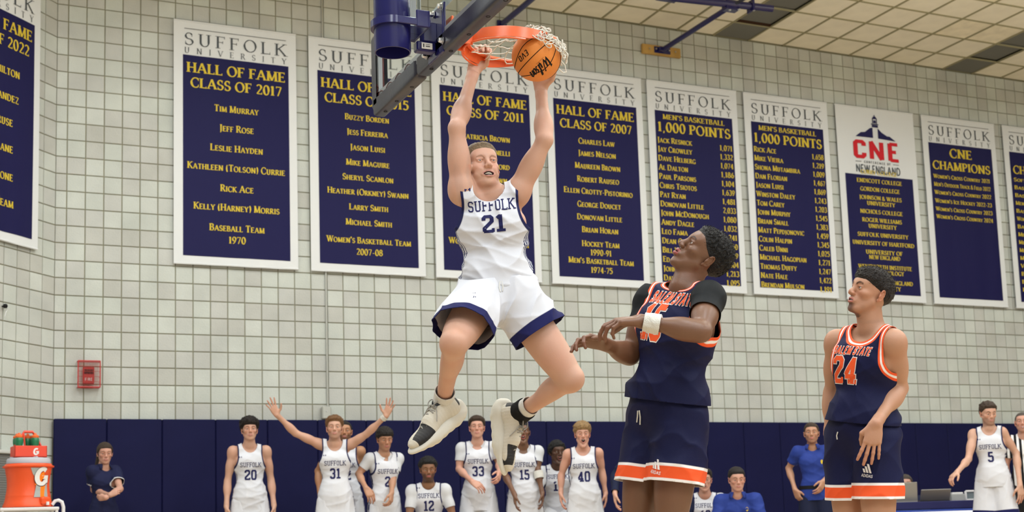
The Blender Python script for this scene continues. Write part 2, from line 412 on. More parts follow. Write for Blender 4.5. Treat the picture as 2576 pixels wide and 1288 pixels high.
# the slanted wall at the left, meeting the long wall at 45 degrees
wall_left = empty('wall_left', (-.12, 0, 0), math.radians(45)); tag(wall_left, kind='structure')   # local -x runs away from the corner
MB().box((-3.0, .11, 3.8), (6.2, .2, 7.9)).build('mortar_bed', M_mortar, wall_left)
for i in range(0, 8):
    for j in range(-10, 28):
        x1 = -i*BLK*.985; x0 = x1-BLK*.985; z0 = Z0+j*BV; z1 = z0+BV
        if z1 > CEIL or (j < -7): continue
        if i > 0:
            o = link('brick', proto_me[random.randrange(12)], wall_left)
            o.location = ((x0+x1)/2, .01, (z0+z1)/2); o.scale = (.985, 1, 1)
        else:
            o = link('brick', proto_me[random.randrange(12)], wall_left); o.location = ((x0+x1)/2, .01, (z0+z1)/2); o.scale = (.985, 1, 1)
VV, FF, TT = [], [], []
for i in range(8, 28):
    for j in range(-10, 28):
        x1 = -i*BLK*.985; z0 = Z0+j*BV
        V, Fc = block_geo(x1-BLK*.985, x1, z0, z0+BV); n = len(VV); VV += [(a, b+.01, c) for a, b, c in V]; FF += [tuple(q+n for q in f) for f in Fc]; TT += [random.random()]*12
tag(link('brick_field', mesh('brick_field', VV, FF, smooth=False, attrs={'tone': TT}), wall_left, M_block), kind='stuff')

# floor: maple boards
def floor_mat():
    m = mat('maple_floor', (.5, .33, .17), .28, spec=.5)
    nt = m.node_tree; N = nt.nodes; L = nt.links; b = N['Principled BSDF']
    tc = N.new('ShaderNodeTexCoord'); br = N.new('ShaderNodeTexBrick'); mp = N.new('ShaderNodeMapping')
    mp.inputs['Scale'].default_value = (1, 1, 1); L.new(tc.outputs['Object'], mp.inputs[0]); L.new(mp.outputs[0], br.inputs[0])
    br.inputs['Scale'].default_value = 1; br.inputs['Brick Width'].default_value = 1.4; br.inputs['Row Height'].default_value = .057; br.inputs['Mortar Size'].default_value = .001
    br.inputs['Color1'].default_value = (.58, .45, .30, 1); br.inputs['Color2'].default_value = (.50, .38, .24, 1); br.inputs['Mortar'].default_value = (.2, .12, .06, 1)
    L.new(br.outputs[0], b.inputs['Base Color'])
    return m
fl = MB().box((8, -11, -.05), (34, 22.4, .1)).build('floor', floor_mat()); tag(fl, kind='structure')
fl.location = (0, 0, 0)

# ceiling: white tiles in a grid of runners, with two runs of grey panels
M_tile = mat('ceiling_tile', (.86, .82, .70), .9, bump=.15, bscale=90, var=.06, vscale=3)
M_tile2 = mat('ceiling_tile_stained', (.86, .80, .64), .9, bump=.15, bscale=90, var=.12, vscale=5)
M_runner = mat('ceiling_runner', (.33, .31, .2), .6)
M_grey = mat('grey_ceiling_panel', (.17, .175, .165), .7, bump=.1, bscale=30)
M_slot = mat('dark_gap', (.05, .025, .015), .9)
ceil = MB().box((8, -11, CEIL+.16), (34, 22.4, .1)).build('ceiling', M_runner); tag(ceil, kind='structure')
TP = .6097; TX0 = 6.427; TY0 = .532
run = MB()
xs = [TX0+TP*k for k in range(-5, 19)]; ys = [0]+[-(TY0+TP*k) for k in range(0, 9)]
for x in xs: run.box((x, -2.75, CEIL+.012), (.022, 5.5, .02))
for y in ys[1:]: run.box((TX0+TP*6.5, y, CEIL+.014), (TP*23, .022, .02))
run.build('runner_grid', M_runner, ceil)
def tile_mesh(ly, m):
    mb = MB().box((0, 0, 0), (TP-.02, ly-.02, .016), bev=.004); me = mesh('tile', mb.v, mb.f, smooth=False); me.materials.append(m); return me
tms = [(tile_mesh(TY0, M_tile), tile_mesh(TY0, M_tile2)), (tile_mesh(TP, M_tile), tile_mesh(TP, M_tile2))]
gms = [tile_mesh(TY0, M_grey), tile_mesh(TP, M_grey)]
for k in range(-5, 18):
    for j in range(0, 9):
        y0, y1 = ys[j], ys[j+1]; grey = k in (4, 11)
        w = 0 if j == 0 else 1
        me = gms[w] if grey else tms[w][1 if random.random() < .14 else 0]
        o = link('grey_panel' if grey else 'tile', me, ceil)
        o.location = (TX0+TP*(k+.5), (y0+y1)/2, CEIL+(.05 if grey and j > 0 else .024)+random.uniform(-.0015, .0015))
MB().box((TX0+TP*4.5, -TY0-.02, CEIL+.03), (TP, .05, .03)).build('dark_gap', M_slot, ceil)
mb = MB()
pts = [(11.1+.05*math.cos(a)*random.uniform(.5, 1.1), -1.42+.03*math.sin(a)*random.uniform(.5, 1.1), CEIL+.0155) for a in np.linspace(0, 6.28, 12)[:-1]]
mb.add(pts+[(p[0], p[1], p[2]+.004) for p in pts], [tuple(range(11))]+[(i, (i+1) % 11, 11+(i+1) % 11, 11+i) for i in range(11)]); mb.build('hole', M_black, ceil)
# rest of the ceiling beyond the modelled tiles, flat and plain
mb = MB(); mb.box((8, -13.8, CEIL+.03), (34, 16.6, .03)); mb.box((-2.8, -2.75, CEIL+.03), (12.2, 5.5, .03)); mb.box((21.2, -2.75, CEIL+.03), (7.6, 5.5, .03)); mb.build('plain_ceiling', M_tile, ceil)

# ------------------------------------------------------------------ navy wall pads
M_pad = mat('pad_vinyl', (.0075, .0085, .047), .55, bump=.10, bscale=9, spec=.10, var=.1, vscale=2)
pad_x = [-.12, .449]
while pad_x[-1] < 15.0: pad_x.append(pad_x[-1]+.6096)
PADL = ['in the corner, behind the woman with folded arms', 'just right of the woman with folded arms', 'bare, left of the curly haired player with hanging arms', 'behind the curly haired player with hanging arms', 'below the flung right hand of the wide armed player', 'right behind the wide armed player',
 'behind the dark haired player glancing sideways', 'above the crouched bearded player', 'behind the brown haired player with his chin raised', 'behind the shouting player with a white armband', 'behind the shouting blond player', 'behind the navy tracksuit figure', 'hidden by the shorts of the afro haired player', 'just right of the afro haired player',
 'behind the player with mixed sleeves', 'behind the seated man in a blue polo', 'bare, left of the standing man in a blue polo', 'behind the standing man in a blue polo', 'hidden by the navy player at the right', 'showing along the right edge of the navy player at the right', 'above the grey laptop on the table', 'above the white framed monitor',
 'behind the swinging hand of the tattooed player', 'behind the tattooed player', 'behind the referee', 'beyond the referee, cut by the right edge', 'wholly past the right edge']
PADL += ['further off past the right edge']*9
def pad_geo(w):
    mb = MB(); mb.box((0, 0, 0), (w-.004, .05, 1.86), bev=.010); return mb
for i in range(len(pad_x)-1):
    w = pad_x[i+1]-pad_x[i]
    p = pad_geo(w).build('wall_pad', M_pad); p.location = ((pad_x[i]+pad_x[i+1])/2, -.045, PAD_TOP-.93)
    lab = 'navy vinyl wall pad '+PADL[i]
    tag(p, lab, 'wall pad', 'navy pads along the long wall')

# ------------------------------------------------------------------ banners
def cloth_grid(x0, x1, z0, z1, y, nx, nz, seed, amp=.006):
    V, Fc = [], []
    r = random.Random(seed); ph = [r.uniform(0, 6.28) for _ in range(6)]; ks = [r.uniform(3, 9) for _ in range(6)]
    def dy(x, z):
        s = sum(math.sin(ks[i]*x*2.2+ph[i]+.6*math.sin(z*1.3+ph[5-i])) for i in range(4))/4
        return -(s+1)*amp*(.35+.65*min(1, (2.98-z)/1.2 if z < 2.98 else 0))
    for j in range(nz+1):
        for i in range(nx+1):
            x = x0+(x1-x0)*i/nx; z = z0+(z1-z0)*j/nz; V.append((x, y+dy(x, z), z))
    for j in range(nz):
        for i in range(nx): Fc.append((j*(nx+1)+i, j*(nx+1)+i+1, (j+1)*(nx+1)+i+1, (j+1)*(nx+1)+i))
    return V, Fc, dy
TOPZ = 6.79; BH = 2.98; BW = 1.49
def banner(name, label, x0, lines, seed, header=True, panel_top=.43, root=None, extra=None):
    """lines: (z drop from the top, text, cap height, align, style, width or None, x)"""
    if root is None:
        root = empty(name, (x0, -.028, TOPZ-BH))
    tag(root, label, 'banner', 'hanging banners on the block walls')
    V, Fc, dy = cloth_grid(0, BW, 0, BH, -.012, 30, 24, seed)
    # cloth with real thickness and hems
    n = len(V); V2 = V+[(x, y+.006, z) for x, y, z in V]; F2 = Fc+[tuple(q+n for q in reversed(f)) for f in Fc]
    link('banner_cloth', mesh('banner_cloth', V2, F2), root, M_banner_white)
    for z_ in (BH-.01, .012): MB().tube([(0, -.012, z_), (BW, -.012, z_)], .012, 8).build('hem_rod', M_banner_white, root, smooth=True)
    if header is not None:
        pw0, pw1 = .108, 1.392
        V = []; nx, nz = 26, 22
        for j in range(nz+1):
            for i in range(nx+1):
                x = pw0+(pw1-pw0)*i/nx; z = .105+(BH-panel_top-.105)*j/nz; V.append((x, -.0155+dy(x, z), z))
        Fc = [(j*(nx+1)+i, j*(nx+1)+i+1, (j+1)*(nx+1)+i+1, (j+1)*(nx+1)+i) for j in range(nz) for i in range(nx)]
        link('navy_panel', mesh('navy_panel', V, Fc), root, M_banner_navy)
    yoff = -.019
    def to3(p):
        return (p[0], yoff+dy(p[0], p[1]), p[1])
    if header:
        polys_mesh('university_lettering', text_polys('SUFFOLK', .15, 'roman', BW/2, BH-.305, width=1.24, track=.12, maxlen=.3) + text_polys('UNIVERSITY', .072, 'roman', BW/2, BH-.408, width=1.24, track=.9) + [[(.125, BH-.1), (1.365, BH-.1), (1.365, BH-.106), (.125, BH-.106)]], to3, M_inkgrey, root)
    if lines:
        for (dz, txt, h, al, sty, wid, x) in lines:
            pol = text_polys(txt, h, sty, x, BH-dz-h/2, align=al, width=wid, maxlen=.5)
            polys_mesh('gold_lettering', pol, to3, M_gold, root)
    if extra: extra(root, to3)
    return root
C_ = BW/2-.0
def big(z1, z2, yr): return [(z1, 'HALL OF FAME', .122, 'c', 'bold', 1.19, C_+.005), (z2, 'CLASS OF '+yr, .118, 'c', 'bold', 1.1, C_+.005)]
def names(L, h=.078, wmax=1.24):
    out = []
    for z, t in L:
        est = sum(((G[c.upper()][0] if c != ' ' else .25)*(.78 if c.islower() else 1)+.09) for c in t)*h*1.0
        out.append((z, t, h, 'c', 'bold', min(est, wmax), C_))
    return out
D = lambda z: TOPZ-z
banner('banner', 'navy banner headed HALL OF FAME CLASS OF 2017, nearest the slanted corner', 1.19, big(.58, .765, '2017')+names([(D(5.7374), 'Tim Murray'), (D(5.4974), 'Jeff Rose'), (D(5.2504), 'Leslie Hayden'), (D(5.0088), 'Kathleen (Tolson) Currie'), (D(4.7583), 'Rick Ace'), (D(4.5231), 'Kelly (Harney) Morris'), (D(4.2746), 'Baseball Team'), (D(4.1289), '1970')], .082), 1)
banner('banner', 'navy banner headed HALL OF FAME CLASS OF 2015, behind the backboard', 2.84, big(.58, .765, '2015')+names([(D(5.8003), 'Buzzy Borden'), (D(5.6084), 'Jess Ferreira'), (D(5.4123), 'Jason Luisi'), (D(5.2164), 'Mike Maguire'), (D(5.0262), 'Sheryl Scanlon'), (D(4.8416), 'Heather (Orkney) Swann'), (D(4.6478), 'Larry Smith'), (D(4.4543), 'Michael Smith'), (D(4.2258), "Women's Basketball Team"), (D(4.0799), '2007-08')], .076), 2)
banner('banner', 'navy banner headed HALL OF FAME CLASS OF 2011, behind the dunking player', 4.47, big(.58, .765, '2011')+names([(D(5.7070), 'Patricia Brown'), (D(5.5238), 'Rob Mancinelli'), (D(5.3357), 'Marc Bickford'), (D(5.1482), 'Kevin Brown'), (D(4.3056), "Women's Basketball Team"), (D(4.1579), '2005')], .078), 3)
banner('banner', 'navy banner headed HALL OF FAME CLASS OF 2007, right of the dunking player', 6.11, big(.58, .765, '2007')+names([(D(5.8002), 'Charles Law'), (D(5.6326), 'James Nelson'), (D(5.4547), 'Maureen Brown'), (D(5.2712), 'Robert Rauseo'), (D(5.1058), 'Ellen Crotty-Pistorinio'), (D(4.9228), 'George Doucet'), (D(4.7466), 'Donovan Little'), (D(4.5759), 'Brian Horan'), (D(4.3833), 'Hockey Team'), (D(4.2629), '1990-91'), (D(4.1485), "Men's Basketball Team"), (D(4.0234), '1974-75')], .078), 4)
def points(L, za, zb):
    out = [(.515, "MEN'S BASKETBALL", .07, 'c', 'bold', 1.02, C_), (.665, '1,000 POINTS', .135, 'c', 'bold', 1.2, C_)]
    for i, (n, s) in enumerate(L):
        z = za+(zb-za)*i/(len(L)-1)
        est = sum(((G[c.upper()][0] if c != ' ' else .25)*(.78 if c.islower() else 1)+.09) for c in n)*.08
        out.append((z, n, .078, 'l', 'bold', min(.85, est), .13)); out.append((z+.025, s, .076, 'r', 'bold', .21, 1.365))
    return out
P1 = [('Jack Resnick', '1,071'), ('Jay Crowley', '1,332'), ('Dave Helberg', '1,074'), ('Al Dalton', '1,186'), ('Paul Parsons', '1,104'), ('Chris Tsiotos', '1,639'), ('Pat Ryan', '1,481'), ('Donovan Little', '2,033'), ('John McDonough', '1,080'), ('Andy Dagle', '1,032'), ('Leo Fama', '1,241'), ('Dean Clark', '1,260'), ('Bill Wall', '1,369'), ('Ed Casey', '1,404'), ('John Ryan', '1,213'), ('Dave Ross', '1,095')]
P2 = [('Rick Ace', '1,658'), ('Mike Vieira', '1,219'), ('Shona Mutambira', '1,009'), ('Dan Florian', '1,467'), ('Jason Luisi', '1,869'), ('Winston Daley', '1,243'), ('Tom Carey', '1,203'), ('John Murphy', '1,545'), ('Brian Small', '1,383'), ('Matt Pepdjonovic', '1,459'), ('Colin Halpin', '1,345'), ('Caleb Unni', '1,025'), ('Michael Hagopian', '1,271'), ('Thomas Duffy', '1,247'), ('Nate Hale', '1,422'), ('Brendan Mulson', '1,191')]
banner('banner', "navy banner listing MEN'S BASKETBALL 1,000 POINTS, from JACK RESNICK down", 7.69, points(P1, D(5.9344), D(3.9768)), 5)
banner('banner', "navy banner listing MEN'S BASKETBALL 1,000 POINTS, from RICK ACE down", 9.3, points(P2, D(5.9502), D(3.9606)), 6)
def cne_logo(root, to3):
    hx = BW*.49; top = BH
    hill = [(hx-.38, top-.47), (hx-.28, top-.40), (hx-.2, top-.39), (hx-.1, top-.32), (hx-.05, top-.31), (hx-.05, top-.47)]
    hill2 = [(hx+.05, top-.47), (hx+.05, top-.31), (hx+.12, top-.37), (hx+.22, top-.42), (hx+.27, top-.42), (hx+.38, top-.485)]
    rects = [[(hx-.06, top-.3), (hx+.06, top-.3), (hx+.055, top-.265), (hx-.055, top-.265)], [(hx-.07, top-.26), (hx+.07, top-.26), (hx+.07, top-.245), (hx-.07, top-.245)],
             [(hx-.045, top-.24), (hx-.03, top-.24), (hx-.03, top-.17), (hx-.045, top-.17)], [(hx+.03, top-.24), (hx+.045, top-.24), (hx+.045, top-.17), (hx+.03, top-.17)],
             [(hx-.052, top-.17), (hx+.052, top-.17), (hx+.02, top-.13), (hx-.02, top-.13)], [(hx-.01, top-.13), (hx+.01, top-.13), (hx+.006, top-.105), (hx-.006, top-.105)], [(hx-.024, top-.235), (hx+.024, top-.235), (hx+.02, top-.19), (hx-.02, top-.19)]]
    polys_mesh('lighthouse_emblem', [hill, hill2]+rects, to3, M_navyprint, root)
    polys_mesh('red_lettering', text_polys('CNE', .27, 'heavy', hx, top-.80, width=.86, maxlen=.3), to3, M_red, root)
    polys_mesh('emblem_lettering', text_polys('CONFERENCE OF', .035, 'sans', hx, top-.875, width=.5, track=.3)+text_polys('NEW ENGLAND', .115, 'sans', hx+.01, top-1.02, width=.84)+[[(hx-.41, top-.86), (hx-.3, top-.86), (hx-.3, top-.853), (hx-.41, top-.853)], [(hx+.3, top-.86), (hx+.41, top-.86), (hx+.41, top-.853), (hx+.3, top-.853)]], to3, M_inkgrey, root)
cl = [(5.7763, 'CURRY COLLEGE'), (5.6417, 'ENDICOTT COLLEGE'), (5.5116, 'GORDON COLLEGE'), (5.3829, 'JOHNSON & WALES'), (5.2966, 'UNIVERSITY'), (5.1670, 'NICHOLS COLLEGE'), (5.0382, 'ROGER WILLIAMS'), (4.9462, 'UNIVERSITY'), (4.8115, 'SUFFOLK UNIVERSITY'), (4.6837, 'UNIVERSITY OF HARTFORD'), (4.5482, 'UNIVERSITY OF'), (4.4689, 'NEW ENGLAND'), (4.3232, 'WENTWORTH INSTITUTE'), (4.2385, 'OF TECHNOLOGY'), (4.0927, 'WESTERN NEW ENGLAND'), (4.0017, 'UNIVERSITY')]
banner('banner', 'banner with a lighthouse emblem and red CNE above a list of colleges', 10.94, [(D(z), t, .06, 'c', 'bold', len(t)*.053, C_) for z, t in cl], 7, header=False, panel_top=1.06, extra=cne_logo)
cc = [(5.8271, "Women's Cross Country 2021"), (5.6989, "Men's Outdoor Track & Field 2022"), (5.5709, "Women's Cross Country 2022"), (5.4373, "Women's Ice Hockey 2022-23"), (5.3086, "Women's Cross Country 2023"), (5.1877, "Women's Cross Country 2024")]
banner('banner', 'navy banner headed CNE CHAMPIONS with six short lines of sports', 12.59, [(D(6.2197), 'CNE', .14, 'c', 'bold', .44, C_), (D(6.0071), 'CHAMPIONS', .13, 'c', 'bold', 1.16, C_)]+[(D(z), t, .062, 'l', 'bold', 1.14, .16) for z, t in cc], 8)
ch = ['Softball 2010', 'Baseball 2011', 'Baseball 2012', "Men's Tennis 2013", 'Baseball 2014', "Women's Soccer 2015", 'Baseball 2016', "Men's Golf 2017", "Men's Soccer 2018", "Men's Tennis 2018", "Men's Golf 2019", 'Volleyball 2019', 'Baseball 2019', 'Baseball 2021', 'Hockey 2022']
banner('banner', 'navy banner headed CHAMPIONS, cut off at the right end of the row', 14.25, [(.72, 'CHAMPIONS', .13, 'c', 'bold', 1.16, C_)]+[(.885+i*.128, t, .06, 'l', 'bold', .8, .16) for i, t in enumerate(ch)], 9)
# the banner on the slanted wall
rb = empty('banner', (-.12-.335/math.sqrt(2)-BW/math.sqrt(2)+.020, -.335/math.sqrt(2)-BW/math.sqrt(2)-.020, 6.79-BH+.02), math.radians(45))
n0 = names([(1.085, 'Mark Hamilton'), (1.375, 'Jose Fernandez'), (1.65, 'Kelly Kruse'), (1.945, 'Robert Lane'), (2.255, 'Paul Tyrone'), (2.55, 'Hockey Team')], .095)
banner('banner', 'navy banner on the slanted wall, its heading ending in FAME and 2022', 0, big(.58, .765, '2022')+n0, 10, root=rb)

# ------------------------------------------------------------------ smooth bodies from blended round cones and ellipsoids
A_ = lambda v: np.array(v, dtype=np.float64)
def nrm(v): v = A_(v); return v/max(1e-9, np.linalg.norm(v))
def lerp(a, b, t): return A_(a)*(1-t)+A_(b)*t
def frame(f, up):
    """rotation matrix with columns right, forward, up"""
    f = nrm(f); r = nrm(np.cross(f, A_(up))); u = np.cross(r, f); return np.stack([r, f, u], 1)
def rc(a, b, ra, rb=None, k=.02): return ('rc', A_(a), A_(b), ra, ra if rb is None else rb, k)
def el(c, r, M=None, k=.02): return ('el', A_(c), A_(r), np.eye(3) if M is None else M, k)
def sub(p, k=None):
    p = list(p); p[0] = '-'+p[0]
    if k is not None: p[-1] = k
    return tuple(p)
def prim_eval(p, X):
    t = p[0].lstrip('-')
    if t == 'rc':
        _, a, b, ra, rb, k = p
        ab = b-a; L2 = max(1e-12, ab@ab); pa = X-a
        h = np.clip((pa@ab)/L2, 0, 1)
        d = pa-h[..., None]*ab
        return np.sqrt(np.einsum('...i,...i', d, d))-(ra+(rb-ra)*h)
    _, c, r, M, k = p
    q = (X-c)@M
    k0 = np.sqrt((((q/r)**2)).sum(-1)); k1 = np.sqrt(((q/(r*r))**2).sum(-1))
    return k0*(k0-1)/np.maximum(k1, 1e-6)
def prim_bb(p, m):
    t = p[0].lstrip('-')
    if t == 'rc':
        _, a, b, ra, rb, k = p
        return np.minimum(a-ra, b-rb)-m-k, np.maximum(a+ra, b+rb)+m+k
    _, c, r, M, k = p
    e = np.sqrt(((M*r)**2).sum(1))
    return c-e-m-k, c+e+m+k
def inflate(prims, d):
    out = []
    for p in prims:
        if p[0] == 'rc': out.append(('rc', p[1], p[2], p[3]+d, p[4]+d, p[5]))
        elif p[0] == 'el': out.append(('el', p[1], p[2]+d, p[3], p[4]))
        else: out.append(p)
    return out
def xform(prims, M, T, s=1.0):
    """local -> world: M rotation (columns), T translation"""
    out = []; M = A_(M); T = A_(T)
    for p in prims:
        if p[0].endswith('rc'): out.append((p[0], M@(p[1]*s)+T, M@(p[2]*s)+T, p[3]*s, p[4]*s, p[5]*s))
        else: out.append((p[0], M@(p[1]*s)+T, p[2]*s, M@p[3], p[4]*s))
    return out
def sdf_mesh(prims, h, lo=None, hi=None, disp=None, maxd=.05):
    """surface nets over a dense grid. returns vertices, quads"""
    m = 2.5*h
    bbs = [prim_bb(p, m) for p in prims if not p[0].startswith('-')]
    L = np.min([b[0] for b in bbs], 0) if lo is None else A_(lo); H = np.max([b[1] for b in bbs], 0) if hi is None else A_(hi)
    L = np.floor(L/h)*h
    n = np.ceil((H-L)/h).astype(int)+2
    D = np.full(n, maxd, dtype=np.float32)
    for p in prims:
        a, b = prim_bb(p, m+.01)
        i0 = np.clip(np.floor((a-L)/h).astype(int), 0, n); i1 = np.clip(np.ceil((b-L)/h).astype(int)+1, 0, n)
        if np.any(i1 <= i0): continue
        g3 = [L[q]+h*np.arange(i0[q], i1[q]) for q in range(3)]
        X = np.stack(np.meshgrid(*g3, indexing='ij'), -1)
        d = prim_eval(p, X).astype(np.float32); k = max(p[-1], 1e-5)
        S = D[i0[0]:i1[0], i0[1]:i1[1], i0[2]:i1[2]]
        if p[0].startswith('-'):
            d = -d; hh = np.maximum(k-np.abs(S-d), 0)/k; S[...] = np.maximum(S, d)+hh*hh*k*.25
        else:
            hh = np.maximum(k-np.abs(S-d), 0)/k; S[...] = np.minimum(np.minimum(S, d)-hh*hh*k*.25, maxd)
    if disp is not None:
        idx = np.nonzero(np.abs(D) < disp[1])
        P = L+h*np.stack(idx, -1)
        D[idx] -= disp[0](P).astype(np.float32)
    return nets(D, L, h)
def nets(D, L, h):
    S = D < 0
    c = np.zeros(np.array(D.shape)-1, dtype=np.uint8)
    for dx in (0, 1):
        for dy in (0, 1):
            for dz in (0, 1): c += S[dx:D.shape[0]-1+dx, dy:D.shape[1]-1+dy, dz:D.shape[2]-1+dz]
    cell = np.nonzero((c > 0) & (c < 8)); n = len(cell[0])
    if n == 0: return np.zeros((0, 3)), np.zeros((0, 4), int)
    idm = np.full(c.shape, -1, dtype=np.int32); idm[cell] = np.arange(n)
    acc = np.zeros((n, 3)); cnt = np.zeros(n)
    i, j, k = cell
    cor = [(a, b, e) for a in (0, 1) for b in (0, 1) for e in (0, 1)]
    for a in cor:
        for ax in range(3):
            if a[ax] == 1: continue
            b = list(a); b[ax] = 1
            da = D[i+a[0], j+a[1], k+a[2]]; db = D[i+b[0], j+b[1], k+b[2]]
            cr = (da < 0) != (db < 0)
            t = np.where(cr, da/np.where(cr, da-db, 1), 0)
            for q in range(3): acc[:, q] += np.where(cr, a[q]+(t if q == ax else 0), 0)
            cnt += cr
    V = L+h*(np.stack(cell, -1)+acc/cnt[:, None])
    F = []
    for ax in range(3):
        o = [q for q in range(3) if q != ax]
        sl0 = [slice(None)]*3; sl1 = [slice(None)]*3; sl0[ax] = slice(0, -1); sl1[ax] = slice(1, None)
        A = S[tuple(sl0)]; B = S[tuple(sl1)]
        e = np.nonzero(A != B); e = np.stack(e, -1)
        ok = (e[:, o[0]] > 0) & (e[:, o[1]] > 0) & (e[:, o[0]] < c.shape[o[0]]) & (e[:, o[1]] < c.shape[o[1]]) & (e[:, ax] < c.shape[ax])
        e = e[ok]; flip = A[tuple(e.T)]
        q = []
        for d0, d1 in ((1, 1), (0, 1), (0, 0), (1, 0)):
            f = e.copy(); f[:, o[0]] -= d0; f[:, o[1]] -= d1; q.append(idm[tuple(f.T)])
        q = np.stack(q, -1)
        if ax == 1: flip = ~flip
        q[~flip] = q[~flip][:, ::-1]
        F.append(q)
    F = np.concatenate(F); F = F[(F >= 0).all(1)]
    return V, F
def clip_mesh(V, F, g, extra=None):
    """keep g > 0; faces crossing the line are cut on it. returns V, triangles, carried values"""
    V = np.asarray(V, float); g = np.asarray(g, float).copy(); g[np.abs(g) < 1e-9] = 1e-9
    T = np.concatenate([F[:, [0, 1, 2]], F[:, [0, 2, 3]]]) if F.shape[1] == 4 else F
    gs = g[T] > 0; k = gs.sum(1)
    keep = T[k == 3]; NV = [V]; base = len(V); ex = {n: [a] for n, a in (extra or {}).items()}
    out = [keep]
    for cnt in (1, 2):
        t = T[k == cnt]; s_ = gs[k == cnt]
        if len(t) == 0: continue
        odd = np.argmax(s_ if cnt == 1 else ~s_, 1); r = np.arange(len(t))
        a = t[r, odd]; b = t[r, (odd+1) % 3]; c = t[r, (odd+2) % 3]
        tb = g[a]/(g[a]-g[b]); tc = g[a]/(g[a]-g[c])
        vb = V[a]+(V[b]-V[a])*tb[:, None]; vc = V[a]+(V[c]-V[a])*tc[:, None]
        ib = base+np.arange(len(t)); ic = ib+len(t); base += 2*len(t)
        NV += [vb, vc]
        for n in ex: A = ex[n][0]; ex[n] += [A[a]+(A[b]-A[a])*tb, A[a]+(A[c]-A[a])*tc]
        if cnt == 1: out.append(np.stack([a, ib, ic], 1))
        else: out += [np.stack([ib, b, c], 1), np.stack([ib, c, ic], 1)]
    V = np.concatenate(NV); T = np.concatenate(out); E = {n: np.concatenate(a) for n, a in ex.items()}
    used = np.unique(T); mp = np.full(len(V), -1); mp[used] = np.arange(len(used))
    return V[used], mp[T], {n: a[used] for n, a in E.items()}
def weld(V, F, tol=1e-5): return V, F
def vnormals(V, F):
    N = np.zeros_like(V); a = V[F[:, 1]]-V[F[:, 0]]; b = V[F[:, 2]]-V[F[:, 0]]; n = np.cross(a, b)
    for i in range(F.shape[1]): np.add.at(N, F[:, i], n)
    return N/np.maximum(1e-12, np.linalg.norm(N, axis=1))[:, None]
def wav(P, seed, f, oct=3):
    """cheap smooth noise from warped sines, about -1..1"""
    r = np.random.default_rng(seed); out = np.zeros(len(P)); amp = 1; tot = 0; Q = np.asarray(P)*f
    for o in range(oct):
        w = r.normal(size=(4, 3)); ph = r.uniform(0, 6.28, 4)
        s1 = np.sin(Q@w[0]+ph[0]); s2 = np.sin(Q@w[1]+ph[1]+1.7*s1); out += amp*(np.sin(Q@w[2]+ph[2]+1.9*s2)+np.sin(Q@w[3]+ph[3]+1.3*s1))*.5
        tot += amp; amp *= .5; Q = Q*1.93
    return out/tot
def folds(P, dirs, seed, warp=6, wa=1.4):
    """soft cloth folds: ridges across each given direction (vector * waves per metre), 0..1"""
    out = np.zeros(len(P))
    for i, (d, a) in enumerate(dirs):
        s_ = np.sin(P@A_(d)*6.283+wa*wav(P, seed+i*7, warp, 2)+i)
        m = .5+.5*wav(P, seed+50+i, 5.0, 1)
        out += a*(1-np.abs(s_))**1.5*m
    return out
sstep = lambda x, a, b: (lambda t: t*t*(3-2*t))(np.clip((x-a)/(b-a), 0, 1))

# ------------------------------------------------------------------ people
def skin_mat(name, c, lip, rough=.5, sss=.12):
    dark = tuple(x*.35 for x in c)
    m = attr_mat(name, c, [('red', .5, 9, tuple(min(1, x) for x in (c[0]*1.02, c[1]*.72, c[2]*.68)), .5), ('stub', .5, 9, (c[0]*.26, c[1]*.21, c[2]*.20), .5), ('lip', .5, 9, lip, .3), ('brow', .5, 9, (c[0]*.16, c[1]*.12, c[2]*.1), .25), ('mouth', .5, 9, (.04, .008, .008), .2)], rough=rough, bump=.06, bscale=160, sss=sss, spec=.45, var=.07)
    return m
SK = {
 'fair': skin_mat('skin_fair', (.53, .315, .23), (.44, .19, .155)),
 'pink': skin_mat('skin_pink', (.54, .30, .225), (.45, .19, .16)),
 'olive': skin_mat('skin_olive', (.43, .235, .15), (.40, .14, .115)),
 'tan': skin_mat('skin_tan', (.42, .22, .12), (.35, .13, .1)),
 'brown': skin_mat('skin_brown', (.155, .075, .042), (.26, .06, .055), rough=.42),
 'dark': skin_mat('skin_dark', (.085, .04, .024), (.17, .05, .045), rough=.42),
 'mid': skin_mat('skin_mid', (.24, .12, .066), (.3, .09, .075)),
}
M_eye = attr_mat('eye', (.46, .44, .42), [('ring', -1, .47, (.11, .12, .13), .03), ('ring', -1, .2, (.006, .006, .006), .03)], rough=.12, spec=.6)
M_eyeb = attr_mat('eye_brown', (.44, .41, .39), [('ring', -1, .47, (.045, .02, .01), .03), ('ring', -1, .2, (.004, .004, .004), .03)], rough=.12, spec=.6)
M_teeth = mat('teeth', (.75, .72, .64), .3)
def hair_mat(name, c): return mat(name, c, .55, bump=.9, bscale=170, var=.35, vscale=60, spec=.35)
HM = {'blond': hair_mat('hair_blond', (.30, .19, .085)), 'sand': hair_mat('hair_sandy', (.20, .145, .085)), 'brown': hair_mat('hair_brown', (.045, .026, .016)), 'dark': hair_mat('hair_dark', (.014, .010, .009)),
      'black': hair_mat('hair_black', (.008, .0075, .008)), 'ginger': hair_mat('hair_light_brown', (.17, .085, .035)), 'grey': hair_mat('hair_grey', (.07, .055, .045))}
M_jw = {}
def cloth_white(name='jersey_white', trims=True):
    L = [('side', .5, 9, (.03, .035, .1), .08)]
    if trims: L = [('garm', -1, .011, (.014, .016, .07), .0015)]+L
    return attr_mat(name, (.62, .64, .70), L, rough=.75, bump=.12, bscale=500, sheen=.1)
M_jersey_w = cloth_white()
